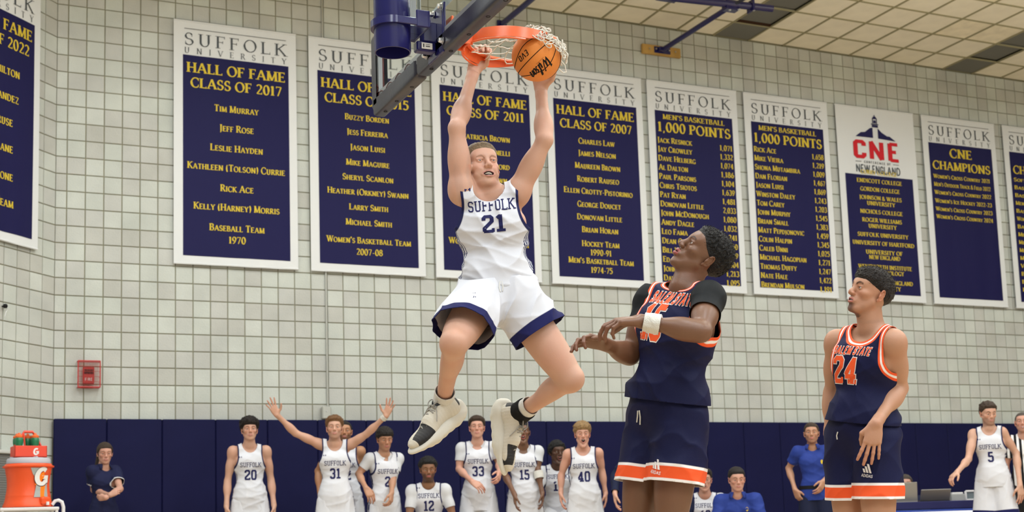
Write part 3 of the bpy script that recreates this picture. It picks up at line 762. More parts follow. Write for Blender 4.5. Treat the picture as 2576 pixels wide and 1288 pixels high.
M_short_w = attr_mat('shorts_white', (.62, .64, .70), [('ghem', -1, .052, (.014, .016, .085), .002), ('side', .5, 9, (.05, .055, .12), .08)], rough=.75, bump=.12, bscale=500, sheen=.1)
OR = (.78, .10, .028); NV = (.0085, .0105, .046); WH = (.78, .76, .76)
M_jersey_n = attr_mat('jersey_navy', NV, [('garm', -1, .021, OR, .0008), ('garm', .007, .0135, WH, .0008), ('gneck', -1, .021, OR, .0008), ('gneck', .007, .0135, WH, .0008)], rough=.6, bump=.15, bscale=450, sheen=.12)
M_short_n = attr_mat('shorts_navy', NV, [('ghem', -1, .074, WH, .0015), ('ghem', .012, .062, OR, .0015)], rough=.6, bump=.15, bscale=450, sheen=.12)
M_tee_w = mat('tee_white', (.57, .59, .63), .8, bump=.1, bscale=400)
M_tee_b = mat('tee_black', (.012, .014, .016), .7, bump=.15, bscale=400, sheen=.2)
M_polo_n = attr_mat('polo_navy', (.014, .017, .055), [('side', .5, 9, (.7, .7, .72), .1)], rough=.75)
M_polo_b = mat('polo_blue', (.022, .045, .24), .6, bump=.15, bscale=40, sheen=.15)
M_pants_n = mat('trousers_navy', (.014, .018, .045), .8)
M_khaki = mat('trousers_khaki', (.3, .25, .17), .85)
M_num_n = mat('numeral_navy', (.016, .018, .085), .6)
M_num_o = mat('numeral_orange', (.76, .10, .03), .6)
M_num_w = mat('numeral_white', (.75, .72, .72), .6)
M_band = mat('wristband_white', (.68, .68, .64), .9, bump=.6, bscale=300)
M_brace = mat('ankle_brace_black', (.012, .012, .013), .8, bump=.3, bscale=300)
M_sock = mat('sock_white', (.64, .64, .62), .9, bump=.25, bscale=220)

def head_prims(open_=0.0, wide=1.0, nose=1.0, lips=1.0, jaw=1.0, grim=0, squint=0.0, bridge=1.0):
    sq = 1-.45*squint
    P = [el((0, -.014, .036), (.0765, .097, .087), k=.02),
         el((0, .028, -.022), (.054, .054, .082), k=.035),
         rc((-.050, .004, -.042-.006*open_), (-.019, .056, -.088-.018*open_), .0145*jaw, .014*jaw, k=.028), rc((.050, .004, -.042-.006*open_), (.019, .056, -.088-.018*open_), .0145*jaw, .014*jaw, k=.028),
         rc((-.016, .051, -.086-.02*open_), (.016, .051, -.086-.02*open_), .015, k=.02),
         el((0, .070, -.095-.022*open_), (.0185, .0125, .0145), k=.018),
         el((-.042, .054, -.014), (.021, .023, .017), k=.022), el((.042, .054, -.014), (.021, .023, .017), k=.022),
         rc((-.036, .071, .0275), (-.008, .084, .025), .0105, .0095, k=.018), rc((.036, .071, .0275), (.008, .084, .025), .0105, .0095, k=.018),
         el((0, .06, .05), (.05, .03, .035), k=.04),
         sub(el((-.032, .098, .0075), (.019, .021, .0115), k=.013)), sub(el((.032, .098, .0075), (.019, .021, .0115), k=.013)),
         el((-.0315, .0735, .008), (.0152, .0152, .0145), k=.004), el((.0315, .0735, .008), (.0152, .0152, .0145), k=.004),
         sub(rc((-.0415, .0885, .0065), (-.0225, .0925, .0065), .0053*sq, .0046*sq, k=.002)), sub(rc((.0415, .0885, .0065), (.0225, .0925, .0065), .0053*sq, .0046*sq, k=.002)),
         rc((-.043, .080, .0150), (-.022, .0875, .0148), .0042, .0040, k=.006), rc((.043, .080, .0150), (.022, .0875, .0148), .0042, .0040, k=.006),
         rc((0, .0845*bridge, .022), (0, .1015, -.016), .0080*nose, .0098*nose, k=.014),
         el((0, .1045, -.0245), (.0122*nose, .0125, .0112), k=.01),
         el((-.0125*nose, .098, -.0295), (.0082*nose, .0115, .0078), k=.007), el((.0125*nose, .098, -.0295), (.0082*nose, .0115, .0078), k=.007),
         sub(el((-.0068*nose, .1075, -.0375), (.0038, .006, .0045), k=.003)), sub(el((.0068*nose, .1075, -.0375), (.0038, .006, .0045), k=.003)),
         el((0, .070, -.058), (.030, .023, .024), k=.02)]
    lw = .0225*wide; t = .0052*lips; o = .010*open_+.0072*grim
    zU = -.0565+.35*o; zL = -.0665-1.3*o
    for sx in (-1, 1):
        P += [rc((sx*lw, .080, -.061-(.3*o)), (sx*.008, .0915, zU+.001), t*.65, t, k=.006), rc((sx*.008, .0915, zU+.001), (0, .0918, zU-.001), t, t*.95, k=.004)]
        P += [rc((sx*lw, .080, -.062-(.5*o)), (sx*.007, .0905, zL), t*.6, t*1.12, k=.006), rc((sx*.007, .0905, zL), (0, .0908, zL), t*1.12, k=.004)]
    if open_ > 0 or grim > 0: P.append(sub(el((0, .093, (zU+zL)/2), (lw*(.78+.14*grim), .022, max(.0022, (zU-zL)/2-t*.6)), k=.003)))
    else: P.append(sub(rc((-lw*.9, .088, -.0615), (lw*.9, .088, -.0615), .0012, k=.003)))
    if grim: P += [sub(rc((sx*.0225, .094, -.034), (sx*.040, .074, -.064), .0022, .0016, k=.010)) for sx in (-1, 1)]+[rc((sx*.031, .070, -.035), (sx*.044, .060, -.055), .014, .012, k=.02) for sx in (-1, 1)]
    for sx in (-1, 1):
        Me = frame((sx*.35, -.1, 0), (0, -.18, 1)); Me = np.stack([Me[:, 0]*1, Me[:, 1], Me[:, 2]], 1)
        Rm = np.stack([nrm((sx*.93, -.34, 0)), nrm((sx*.34, .93, .15)), nrm((0, -.15, 1))], 1)
        ec = A_((sx*.0795, -.015, .002))
        P += [el(ec, (.0042, .0155, .0270), Rm, k=.006), el((sx*.0755, -.008, -.024), (.0060, .0075, .0095), Rm, k=.006)]
        ring = [ec+Rm[:, 0]*.0035+Rm[:, 1]*(.0150*math.cos(t))+Rm[:, 2]*(.0275*math.sin(t)+.002) for t in np.linspace(math.radians(25), math.radians(262), 9)]
        P += [rc(a, b, .0034, .0034, k=.003) for a, b in zip(ring[:-1], ring[1:])]
        P += [rc(ec+Rm[:, 0]*.003+Rm[:, 1]*.009+Rm[:, 2]*-.004, ec+Rm[:, 0]*.003+Rm[:, 1]*.010+Rm[:, 2]*-.011, .0036, .003, k=.004), rc(ec+Rm[:, 0]*.004+Rm[:, 1]*-.004+Rm[:, 2]*.012, ec+Rm[:, 0]*.004+Rm[:, 1]*-.006+Rm[:, 2]*-.010, .0026, .0026, k=.004)]
    return P

def paint_face(Q, o):
    """Q: points in the head frame; per-point masks for lips, brows, redness, stubble, mouth"""
    x, y, z = Q[:, 0], Q[:, 1], Q[:, 2]; ax = np.abs(x)
    op = o.get('open', 0); gr = o.get('grim', 0); oo = .010*op+.0072*gr; lw = .0225*o.get('wide', 1); th = .0052*o.get('lips', 1)
    zU = -.0565+.35*oo+.002-(ax/lw)**2*.006; zL = -.0665-1.3*oo-.001+(ax/lw)**2*(.006+oo)
    lip = (np.exp(-((z-zU)/(th*.95))**4)+np.exp(-((z-zL)/(th*1.15))**4))*(ax < lw*1.02)*(y > .07)
    mouth = ((z < zU-th*.7) & (z > zL+th*.8) & (ax < lw*.85) & (y > .05) & (op+gr > 0)).astype(float)
    bz = .0275+.004*np.sin((ax-.012)/.036*3.1)-(.006+.005*o.get('grim', 0))*(1-sstep(ax, .010, .026))+o.get('browz', 0)
    nzb = .82+.18*np.sin(ax*2600+z*900)
    brow = o.get('browa', .85)*nzb*np.exp(-((z-bz)/(.0052*o.get('brow', 1)))**4)*sstep(ax, .008, .013)*(1-sstep(ax, .046, .053))*(y > .045)
    sq = .0050*(1-.45*o.get('squint', 0)); dz = z-.0065-.0; lash = np.exp(-((dz-sq*1.12+((ax-.032)/.011)**2*.0022)/.0011)**2)*(np.abs(ax-.032) < .0125)*(y > .06)*.9
    brow = np.maximum(brow, lash)
    sock = .35*np.exp(-((ax-.031)/.017)**2-((z-.012)/.009)**2)*(y > .05)
    red = .35*np.exp(-((ax-.04)/.02)**2-((z+.022)/.022)**2)*(y > .02)+.28*np.exp(-(x/.014)**2-((z+.028)/.012)**2)*(y > .08)+.5*sstep(ax, .0755, .081)*(1-sstep(np.abs(z), .03, .05))
    st = o.get('beard', 0)*(1-sstep(z, -.045, -.028))*sstep(y, -.02, .01)*(1-sstep(y+z*-.0, .2, .3))
    st = np.where((y > .06) & (z > -.075) & (ax < .03), st*.8*(z < -.042), st)
    st = np.maximum(st, o.get('goatee', 0)*np.exp(-((ax)/.026)**4)*(z < -.074)*(y > .02))
    st = st*(z > -.135)
    return dict(lip=np.clip(lip, 0, 1), brow=np.clip(brow, 0, 1), red=np.clip(red*o.get('redness', 1)+sock, 0, 1), stub=np.clip(st, 0, 1), mouth=mouth)

def hand_prims(W, dirn, palm, side, curl=(.35, .4, .45, .5), spread=.12, thumb=.5, s=1.0, bend=0.0, thumb_in=.2):
    """W wrist, dirn towards the fingers, palm = direction the palm faces, side=+1 thumb on +cross side"""
    d = nrm(dirn); p = nrm(A_(palm)-d*np.dot(palm, d)); t = np.cross(d, p)*side     # t: towards the thumb
    W = A_(W); out = []
    kn = []
    for i, (off, ln) in enumerate(((.030, .088), (.0105, .093), (-.0105, .088), (-.030, .080))):
        base = W+d*ln*s+t*off*s; kn.append(base)
        out.append(rc(W+t*off*.55*s+d*.012*s, base, .0155*s, .0118*s, k=.012))
    out.append(el(W+d*.05*s, (.036*s, .045*s, .0145*s), np.stack([t, d, p], 1), k=.012))
    LEN = ((.044, .026, .022), (.049, .030, .023), (.045, .028, .022), (.035, .021, .020)); RAD = (.0092, .0094, .0088, .0078)
    for i in range(4):
        a = (1.5-i)*spread; cd = nrm(d*math.cos(a)+t*math.sin(a)); b = kn[i]; c = curl[i]
        ang = 0
        for j, L in enumerate(LEN[i]):
            ang += c*(.8 if j == 0 else (1.15 if j == 1 else .75))
            v = cd*math.cos(ang)+p*math.sin(ang); e = b+v*L*s
            out.append(rc(b, e, RAD[i]*s*(1-.08*j), RAD[i]*s*(.93-.1*j), k=.0045)); b = e
    tb = W+d*.022*s+t*.026*s; v = nrm(d*.62+t*thumb*1.3+p*.35); m = tb+v*.042*s
    out.append(rc(W+d*.015*s+t*.012*s, m, .018*s, .0125*s, k=.014))
    v2 = nrm(d*.85+t*(thumb-thumb_in*1.2)+p*(.25+thumb_in)); n = m+v2*.034*s; out.append(rc(m, n, .0112*s, .0102*s, k=.005))
    v3 = nrm(d*.9+t*(thumb-thumb_in*2)*.8+p*(.3+thumb_in)); out.append(rc(n, n+v3*.027*s, .0100*s, .0082*s, k=.004))
    return out

def torso_prims(P, N, SL, SR, fwd, s=1.0, belly=0, fem=False):
    up = nrm(A_(N)-A_(P)); L = np.linalg.norm(A_(N)-A_(P)); M = frame(fwd, up); r, f, u = M[:, 0], M[:, 1], M[:, 2]
    q = lambda x, y, z: A_(P)+r*x*s+f*y*s+up*z*L
    w = .92 if fem else 1
    out = [el(q(0, -.01, .0), (.142*s, .100*s, .115*s), M, k=.05),
           el(q(0, .006+belly*.3, .28), ((.122-.016*fem)*s+belly*.5, (.086)*s+belly, .17*L+.06), M, k=.06),
           el(q(0, .0, .62), (.146*w*s, .100*s, .19*L+.04), M, k=.05),
           el(q(-.068, .058, .70), (.078*s, .048*s, .065*s), M, k=.05), el(q(.068, .058, .70), (.078*s, .048*s, .065*s), M, k=.05),
           el(q(0, -.035, .72), (.140*w*s, .070*s, .12*s), M, k=.04)]
    for S in (SL, SR):
        S = A_(S); c = lerp(q(0, 0, .86), S, .92)
        out += [rc(q(0, -.01, .84), S, .054*s, .048*s, k=.04), rc(q(0, -.02, .99), lerp(q(0, -.02, .93), S, .75), .038*s, .032*s, k=.04)]
    return out, M, L
def arm_prims(S, E, W, s=1.0, m=1.0):
    S, E, W = A_(S), A_(E), A_(W); a = nrm(E-S); la = np.linalg.norm(E-S); b = nrm(W-E); lb = np.linalg.norm(W-E)
    Ma = frame(np.cross(a, (0.31, .2, .9)), a); Mb = frame(np.cross(b, (.2, .3, .9)), b)
    return [el(lerp(S, E, .08), (.054*s*m, .054*s*m, .068*s), frame(np.cross(a, (.3, .2, .9)), a), k=.03), rc(S, E, .045*s*m, .0355*s, k=.025),
            el(lerp(S, E, .5), (.0435*s*m, .046*s*m, .09*s), Ma, k=.025), rc(E, W, .036*s, .0245*s, k=.018),
            el(lerp(E, W, .27), (.0415*s*m, .0385*s*m, .080*s), Mb, k=.025), rc(lerp(E, W, .88), W, .0245*s, .0255*s, k=.015)]
def leg_prims(H, K, An, back, s=1.0):
    H, K, An = A_(H), A_(K), A_(An); a = nrm(K-H); b = nrm(An-K); back = nrm(A_(back)-b*np.dot(back, b)); f = -nrm(A_(back))
    fp = f-a*np.dot(f, a); fp = fp if np.linalg.norm(fp) > .15 else np.cross(a, (.3, .2, .9)); Ma = frame(nrm(fp), a); Mb = frame(f, b)
    return [rc(H, K, .084*s, .052*s, k=.035), el(lerp(H, K, .38)+f*.010*s, (.074*s, .078*s, .20*s), Ma, k=.05), el(lerp(H, K, .72)+f*.009*s, (.058*s, .058*s, .15*s), Ma, k=.05),
            el(K+f*.010*s, (.044*s, .044*s, .06*s), Mb, k=.035), el(K+f*.026*s+b*.0, (.026*s, .018*s, .032*s), Mb, k=.025),
            rc(K, An, .044*s, .031*s, k=.025), el(lerp(K, An, .30)+back*.018*s, (.047*s, .047*s, .115*s), Mb, k=.025), rc(lerp(K, An, .1)+f*.018*s, lerp(K, An, .8)+f*.008*s, .026*s, .020*s, k=.025)]

def eyes(parent, Hc, HM_, s, gaze, mt):
    for sx in (-1, 1):
        n, m = 20, 14; V = [(0, 0, 1)]; ring = [0]
        for i in range(1, m+1):
            a = math.pi*i/m*.75
            for k in range(n): V.append((math.sin(a)*math.cos(6.2832*k/n), math.sin(a)*math.sin(6.2832*k/n), math.cos(a))); ring.append(a)
        V = A_(V)*.0129*s; Fc = [(0, 1+k, 1+(k+1) % n) for k in range(n)]+[(1+i*n+k, 1+(i+1)*n+k, 1+(i+1)*n+(k+1) % n, 1+i*n+(k+1) % n) for i in range(m-1) for k in range(n)]
        g_ = nrm(gaze); R = frame(np.cross((.1, .2, 1) if abs(g_[2]) < .9 else (1, 0, 0), g_), g_); V = V@np.stack([R[:, 0], R[:, 1], R[:, 2]], 0)
        c = A_(Hc)+HM_@(A_((sx*.0315, .0752, .0072))*s)
        link('eye', mesh('eye', V+c, Fc, attrs={'ring': ring}), parent, mt)

HL = {'short': lambda a: np.interp(a, [0, 35, 62, 90, 112, 135, 180], [.064, .060, .036, .018, .014, -.035, -.05]),
      'long': lambda a: np.interp(a, [0, 35, 62, 90, 130, 180], [.06, .055, .022, -.012, -.045, -.065]),
      'high': lambda a: np.interp(a, [0, 35, 62, 90, 130, 180], [.047, .044, .034, .022, -.012, -.045]),
      'fringe': lambda a: np.interp(a, [0, 35, 62, 90, 112, 135, 180], [.045, .043, .030, .012, .010, -.04, -.055])}
def hair_mesh(o):
    """in the head frame. o: style, T thickness, amp, freq, top extra"""
    T = o['T']; hl = HL[o.get('line', 'short')]; amp = o.get('amp', .004); fr = o.get('freq', 90); top = o.get('top', 0); side = o.get('side', 1.0); off = o.get('push', (0, 0, 0))
    h = o.get('h', .004)
    L = A_((-.085-T*1.4, -.115-T*1.4, -.09)); H = A_((.085+T*1.4, .10+T*1.5, .13+T*1.6+top))
    n = np.ceil((H-L)/h).astype(int)+1
    X = np.stack(np.meshgrid(*[L[q]+h*np.arange(n[q]) for q in range(3)], indexing='ij'), -1).reshape(-1, 3)
    hp = [el((0, -.014, .036), (.0765, .097, .087)), el((0, .06, .05), (.05, .03, .035)), el((0, .03, -.02), (.060, .058, .088))]
    d = np.minimum.reduce([prim_eval(p, X) for p in hp[:1]]); d2 = prim_eval(hp[1], X); d3 = prim_eval(hp[2], X)
    k = .03
    for dd in (d2, d3): hh = np.maximum(k-np.abs(d-dd), 0)/k; d = np.minimum(d, dd)-hh*hh*k*.25
    x, y, z = X.T; an = np.degrees(np.arctan2(np.abs(x), y)); line = hl(an)
    q = X.copy(); q[:, 2] = line
    cov = sstep(z-line, -.004, o.get('fade', .035))
    up = np.clip((z-.03)/.07, 0, 1)
    t = T*(side+(1-side)*up)+top*up*up*(1 if 'pomp' not in o else sstep(y, -.08, .08))
    nz = wav(X, o.get('seed', 3), fr, 3)
    if o.get('curl'): nz = np.abs(nz)*2-.6
    thick = (t+amp*nz)*cov+.0015-.012*(1-sstep(z-line, -.006, .004))
    D = (d-thick).reshape(n).astype(np.float32)
    V, F = nets(D, L, h)
    return V, F
def strands(o, V, N, count, seed, ln, r, lift=.5, comb=(0, .5, .2)):
    rg = np.random.default_rng(seed); ids = rg.integers(0, len(V), count*3); mb_v, mb_f = [], []
    c = 0
    for i in ids:
        if V[i][2] < .035 or c >= count or (V[i][1] > .055 and V[i][2] < .10): continue
        c += 1; p = V[i]; n = N[i]; d = nrm(n*lift+A_(comb)*.8+rg.normal(size=3)*.35); l = ln*rg.uniform(.5, 1.2); cur = rg.normal(size=3)*.8
        s_ = nrm(np.cross(d, n)+1e-4); base = len(mb_v)
        for j in range(4):
            t = j/3; q = p+d*l*t+cur*l*t*t*.5-n*.002; w = r*(1-t)+.0002
            mb_v += [q+s_*w, q-s_*w, q+n*w*1.2]
        for j in range(3):
            a = base+j*3
            for k in range(3): mb_f.append((a+k, a+(k+1) % 3, a+3+(k+1) % 3, a+3+k))
    return mb_v, mb_f

def smooth_mesh(V, F, it=1):
    E = np.concatenate([F[:, [i, (i+1) % F.shape[1]]] for i in range(F.shape[1])])
    for _ in range(it):
        S = np.zeros_like(V); c = np.zeros(len(V))
        np.add.at(S, E[:, 0], V[E[:, 1]]); np.add.at(S, E[:, 1], V[E[:, 0]]); np.add.at(c, E[:, 0], 1); np.add.at(c, E[:, 1], 1)
        V = V*.5+.5*S/np.maximum(1, c)[:, None]
    return V

class Person:
    """joints: P pelvis, N neck base, H head centre, hf head forward, hu head up, SL SR EL ER WL WR (left/right = the person's own), HLp HRp KL KR AL AR"""
    def __init__(s, label, group, J, fwd, skin, face=None, hair=None, s_=1.0, hs=1.0, res=.007, hres=.0028, fem=False, belly=0, hands=None, legs=True, gaze=None, m=1.0, brown_eyes=True, handres=None, neck_r=.054):
        s.J = J = {k: A_(v) for k, v in J.items()}; s.s = s_
        face = face or {}; s.fwd = fwd
        P = J['P']; N = J['N']
        tp, M, L = torso_prims(P, N, J['SL'], J['SR'], fwd, s_, belly, fem); s.tp, s.M, s.L = tp, M, L
        up = nrm(N-P); s.up = up; s.origin = P
        body = list(tp); arms = {}; hands_p = {}; s.armp = {}
        for sd in 'LR':
            if 'E'+sd in J:
                s.armp[sd] = arm_prims(J['S'+sd], J['E'+sd], J['W'+sd], s_, m); body += s.armp[sd]
        HMx = frame(J['hf'], J['hu']); Hc = J['H']; s.HM, s.Hc = HMx, Hc
        hp = xform(head_prims(face.get('open', 0), face.get('wide', 1), face.get('nose', 1), face.get('lips', 1), face.get('jaw', 1), face.get('grim', 0), face.get('squint', 0), face.get('bridge', 1)), HMx, Hc, hs)
        nk = [rc(Hc+HMx@(A_((0, -.022, -.045))*hs), N+up*.0*s_, neck_r*s_, (neck_r+.008)*s_, k=.03), rc(Hc+HMx@(A_((0, .01, -.075))*hs), N+up*.01+s.M[:, 1]*.02, .036*s_, .045*s_, k=.03)]
        legp = []
        if legs:
            for sd in 'LR': legp += leg_prims(J['H'+sd], J['K'+sd], J['A'+sd], J.get('back'+sd, -A_(fwd)), s_)
        s.legp = legp
        hd = []
        if hands:
            for sd, hh in hands.items(): hd += [(sd, hand_prims(J['W'+sd], **hh))]
        allp = body+legp+nk+hp
        def dh(V): return np.minimum.reduce([prim_eval(p, V) for p in hp+nk if not p[0].startswith('-')])
        V1 = []; F1 = []; n = 0; att = {k: [] for k in ('lip', 'brow', 'red', 'stub', 'mouth')}
        def add(V, F, a=None):
            nonlocal n
            if F.shape[1] == 4: F = np.concatenate([F[:, [0, 1, 2]], F[:, [0, 2, 3]]])
            V1.append(V); F1.append(F+n); n += len(V)
            for k in att: att[k].append(a[k] if a else np.zeros(len(V)))
        # body without hands and head
        cut_h = Hc+HMx@(A_((0, 0, -.095))*hs)                         # the head is meshed more finely above this
        hup = nrm(Hc-N)
        zc = Hc+hup*(-.125*hs)
        V, F = sdf_mesh(allp, res)
        g = -((V-zc)@hup)+.004                                         # keep below the cut, with a small overlap
        armall = s.armp.get('L', [])+s.armp.get('R', [])
        dd = dh(V); far = (dd > .045*hs) | (np.abs(V-Hc).max(1) > .18*hs)
        g = np.where(far, 1.0, g)
        V, F, _ = clip_mesh(V, F, g)
        for sd, pr in hd:
            E_, W_ = J['E'+sd], J['W'+sd]; d = nrm(W_-E_)
            g = -((V-(W_-d*.02))@d)+.003; g = np.where(np.linalg.norm(V-W_, axis=1) > .09, 1.0, g)
            V, F, _ = clip_mesh(V, F, g)
        add(V, F)
        lo = Hc-.19*hs; hi = Hc+.19*hs
        V, F = sdf_mesh(tp+armall+nk+hp, hres*hs, lo=lo, hi=hi)
        g = ((V-zc)@hup)+.010; V, F, _ = clip_mesh(V, F, g)
        # drop shoulder bits inside the head window
        ok = dh(V) < .062*hs
        V, F, _ = clip_mesh(V, F, np.where(ok, 1., -1.)); Q = ((V-Hc)@HMx)/hs
        pf = paint_face(Q, face); mk = 1-sstep(np.linalg.norm(Q, axis=1), .13, .16)
        if armall: mk = mk*(np.minimum.reduce([prim_eval(p, V) for p in armall]) > .004)
        add(V, F, {k_: v_*mk for k_, v_ in pf.items()})
        for sd, pr in hd:
            W_ = J['W'+sd]; d = nrm(W_-J['E'+sd])
            V, F = sdf_mesh(s.armp[sd]+pr, handres or res*.5, lo=W_-.235*s_, hi=W_+.235*s_)
            g = (V-(W_-d*.02))@d; g = np.where(np.linalg.norm(V-(W_+nrm(hands[sd]['dirn'])*.09), axis=1) < .105, np.maximum(g, .0), g)
            near = ((V-W_)@d > -.03)
            V, F, _ = clip_mesh(V, F, g)
            rr = np.zeros(len(V)); a = {k: np.zeros(len(V)) for k in att}
            tip = np.clip(((V-W_)@nrm(hands[sd]['dirn'])-.08)/.1, 0, 1); a['red'] = tip*.55
            add(V, F, a)
        V = np.concatenate(V1); F = np.concatenate(F1)
        for k in att: att[k] = np.concatenate(att[k])
        nn = vnormals(V, F)
        att['red'] = np.clip(att['red']+.28*np.clip(wav(V, 5, 14, 2), 0, 1), 0, 1)
        s.o = link('person', mesh('person', V, F, attrs=att), None, SK[skin])
        tag(s.o, label, 'person', group)
        if hs*3304/8 > 0 and face.get('eyes', True):
            eyes(s.o, Hc, HMx, hs, gaze if gaze is not None else HMx[:, 1], M_eyeb if brown_eyes else M_eye)
        if face.get('grim') or face.get('open', 0) > .2:
            mb = MB(); oo = .010*face.get('open', 0)+.0072*face.get('grim', 0)
            for i in range(-5, 6):
                x = i*.0044; mb.box((x, .0872-(i*i)*.00055, -.0590+.2*oo), (.0042, .004, .0120), bev=.0008)
                if face.get('grim'): mb.box((x, .0858-(i*i)*.00055, -.0690-.6*oo), (.0040, .004, .0105), bev=.0008)
            mb.v = [tuple(Hc+HMx@(A_(v)*hs)) for v in mb.v]; mb.build('teeth', M_teeth, s.o)
        if hair:
            V, F = hair_mesh(hair); N_ = vnormals(V, F)
            V, F = V, (np.concatenate([F[:, [0, 1, 2]], F[:, [0, 2, 3]]]))
            if hair.get('strands'):
                sv, sf = strands(hair, V, N_, *hair['strands'])
                sf = np.array(sf); sf = np.concatenate([sf[:, [0, 1, 2]], sf[:, [0, 2, 3]]])+len(V)
                V = np.concatenate([V, A_(sv)]); F = np.concatenate([F, sf])
            V = (V*hs)@HMx.T+Hc; link('hair', mesh('hair', V, F), s.o, HM[hair['c']])
    def loc(s, V): return (V-s.origin)@s.M           # torso frame: x right, y forward, z up
    def jersey(s, mat_, hem=-.12, neck=(.075, .105), arm=(.205, .098, .15), infl=.016, res=None, seed=1, fold=.006, flare=.0, sleeve=None, name='jersey', trims=True, dirs=None, hemtilt=0, vneck=0, tuck=False, side=True, hang=None):
        s_ = s.s; L = s.L; u = s.M[:, 2]; r = s.M[:, 0]; f = s.M[:, 1]; P = s.origin
        pr = inflate(s.tp, infl)
        hz = hem-.05
        w = .134*s_+infl+flare
        hv = nrm(A_(hang)) if hang is not None else -u
        pr += [('el', P+u*.06-f*.0, A_((w, .100*s_+infl+flare*.8, .15)), s.M, .07), ('rc', P+u*.02-r*.055, P+u*.02-r*.06+hv*(-hz), .084*s_+infl+flare*.7, .092*s_+infl+flare, .05), ('rc', P+u*.02+r*.055, P+u*.02+r*.06+hv*(-hz), .084*s_+infl+flare*.7, .092*s_+infl+flare, .05)]
        if sleeve:
            for sd in 'LR':
                if 'E'+sd not in s.J: continue
                S, E = s.J['S'+sd], s.J['E'+sd]; pr += [rc(S, lerp(S, E, sleeve+.12), .064*s_+infl*.6, .056*s_+infl*.9, k=.04)]+inflate(s.armp[sd][:1], infl*.8)
        V, F = sdf_mesh(pr, res or .007)
        N = vnormals(V, F)
        dirs = dirs or [((1.5, 2, 5), 1.0), ((-2.5, 1, 5.5), .8), ((6, 3, 1.2), .45)]
        V = V+N*(folds(s.loc(V), dirs, seed)*fold)[:, None]
        q = s.loc(V); x, y, z = q.T
        ntop = L+.02
        ghem = z-hem-hemtilt*x
        ze = .03+(neck[1]-.03)*sstep(y, -.05, .03)
        gn = (np.sqrt((x/neck[0])**2+((z-ntop)/ze)**2)-1)*neck[0]*.85
        gn = np.where(z > ntop, (np.abs(x)/neck[0]-1)*neck[0], gn); gn = np.where(z < ntop-.28, 1, gn)
        g = np.minimum(ghem, gn)
        ex = {'gneck': gn, 'garm': np.full(len(V), 1.0), 'side': np.zeros(len(V))}
        if not sleeve:
            cx, rx, rz = arm
            shL = (s.J['SL']-s.origin)@s.M; shR = (s.J['SR']-s.origin)@s.M; zs = (shL[2]+shR[2])/2
            sh = np.where(x > 0, shR[2], shL[2])
            cxs = np.where(x > 0, cx if len(arm) < 4 else arm[3], cx)
            ga = (np.sqrt(((np.abs(x)-cxs)/rx)**2+((z-(sh-.035))/np.where(z > sh-.035, rz*1.6, rz))**2)-1)*rx*.9
            ga = np.where(np.abs(x) > cxs, np.minimum(ga, np.where((z > sh-.035-rz) | (np.abs(x) > .235*s_), -.01, ga)), ga)
            g = np.minimum(g, ga); ex['garm'] = ga
            if side: ex['side'] = ((np.abs(np.sin(y*3.14159/.020)) > .6) & (np.abs(y+.02) < .05) & (np.abs(x) > .11) & (z < sh-.17)).astype(float)
        elif 'polo' in name or sleeve:
            for sd in 'LR':
                if 'E'+sd not in s.J: continue
                S, E = s.J['S'+sd], s.J['E'+sd]; d = nrm(E-S); le = np.linalg.norm(E-S)
                al = (V-S)@d; rad = np.linalg.norm((V-S)-al[:, None]*d, axis=1)
                ga = sleeve*le-al; isarm = (rad < .085*s_+infl) & (al > .12)
                ex['garm'] = np.where(isarm, ga, ex['garm']); g = np.where(isarm, np.minimum(g, ga), g)
        V, F, ex = clip_mesh(V, F, g, ex)
        if sleeve: ex['side'] = (np.abs(ex['garm']) < .012).astype(float)*(1 if trims else 0)
        me = mesh(name, V, F, attrs=ex); o = link(name, me, s.o, mat_)
        s.bvh = BVHTree.FromPolygons([Vector(v) for v in V], [tuple(int(i) for i in f_) for f_ in F])
        s.jo = o
        sol = o.modifiers.new('thickness', 'SOLIDIFY'); sol.thickness = .002; sol.offset = -1
        return o
    def shorts(s, mat_, hemf=.82, hemR=None, tiltR=0, rt=.105, rb=.135, waist=.09, res=None, seed=3, fold=.006, name='shorts', infl=.02, split=True, hemcut=None, dirs=None):
        s_ = s.s; J = s.J; pr = [('el', p[1], p[2]+infl, p[3], p[4]) for p in s.tp[:1]]
        pr.append(('el', s.origin+s.M[:, 2]*.05, A_((.128*s_+infl, .094*s_+infl, .10)), s.M, .05))
        for sd in 'LR':
            H, K = J['H'+sd], J['K'+sd]; d = K-H
            hf_ = hemR if (hemR and sd == 'R') else hemf; pr.append(rc(H, H+d*(hf_+.15), rt*s_, rb*s_*1.03, k=.045))
        V, F = sdf_mesh(pr, res or .007); N = vnormals(V, F)
        dirs = dirs or [((5, 3, 1.0), 1.0), ((2.5, -3, 3), .7), ((-5, 2, 1.5), .6)]
        V = V+N*(folds(s.loc(V), dirs, seed)*fold)[:, None]
        q = s.loc(V); gw = waist-q[:, 2]
        rad = {}; al = {}
        for sd in 'LR':
            H, K = J['H'+sd], J['K'+sd]; d = nrm(K-H); le = np.linalg.norm(K-H); a = (V-H)@d; al[sd] = (hemR if (hemR and sd == 'R') else hemf)*le-a+(tiltR*((V-H)@s.M[:, 2]-((V-H)@d)*(d@s.M[:, 2])) if sd == 'R' else 0)
            rad[sd] = np.linalg.norm((V-H)-a[:, None]*d, axis=1)
        useL = rad['L'] < rad['R']
        gh = np.where(useL, al['L'], al['R'])
        g = np.minimum(gw, gh)
        side = (np.abs(np.sin(q[:, 1]*3.14159/.028)) > .55)*(np.abs(q[:, 1]+.01) < .05)*(np.abs(q[:, 0]) > .11)*(q[:, 2] < .06)
        V, F, ex = clip_mesh(V, F, g, {'ghem': gh, 'side': side.astype(float)})
        o = link(name, mesh(name, V, F, attrs=ex), s.o, mat_)
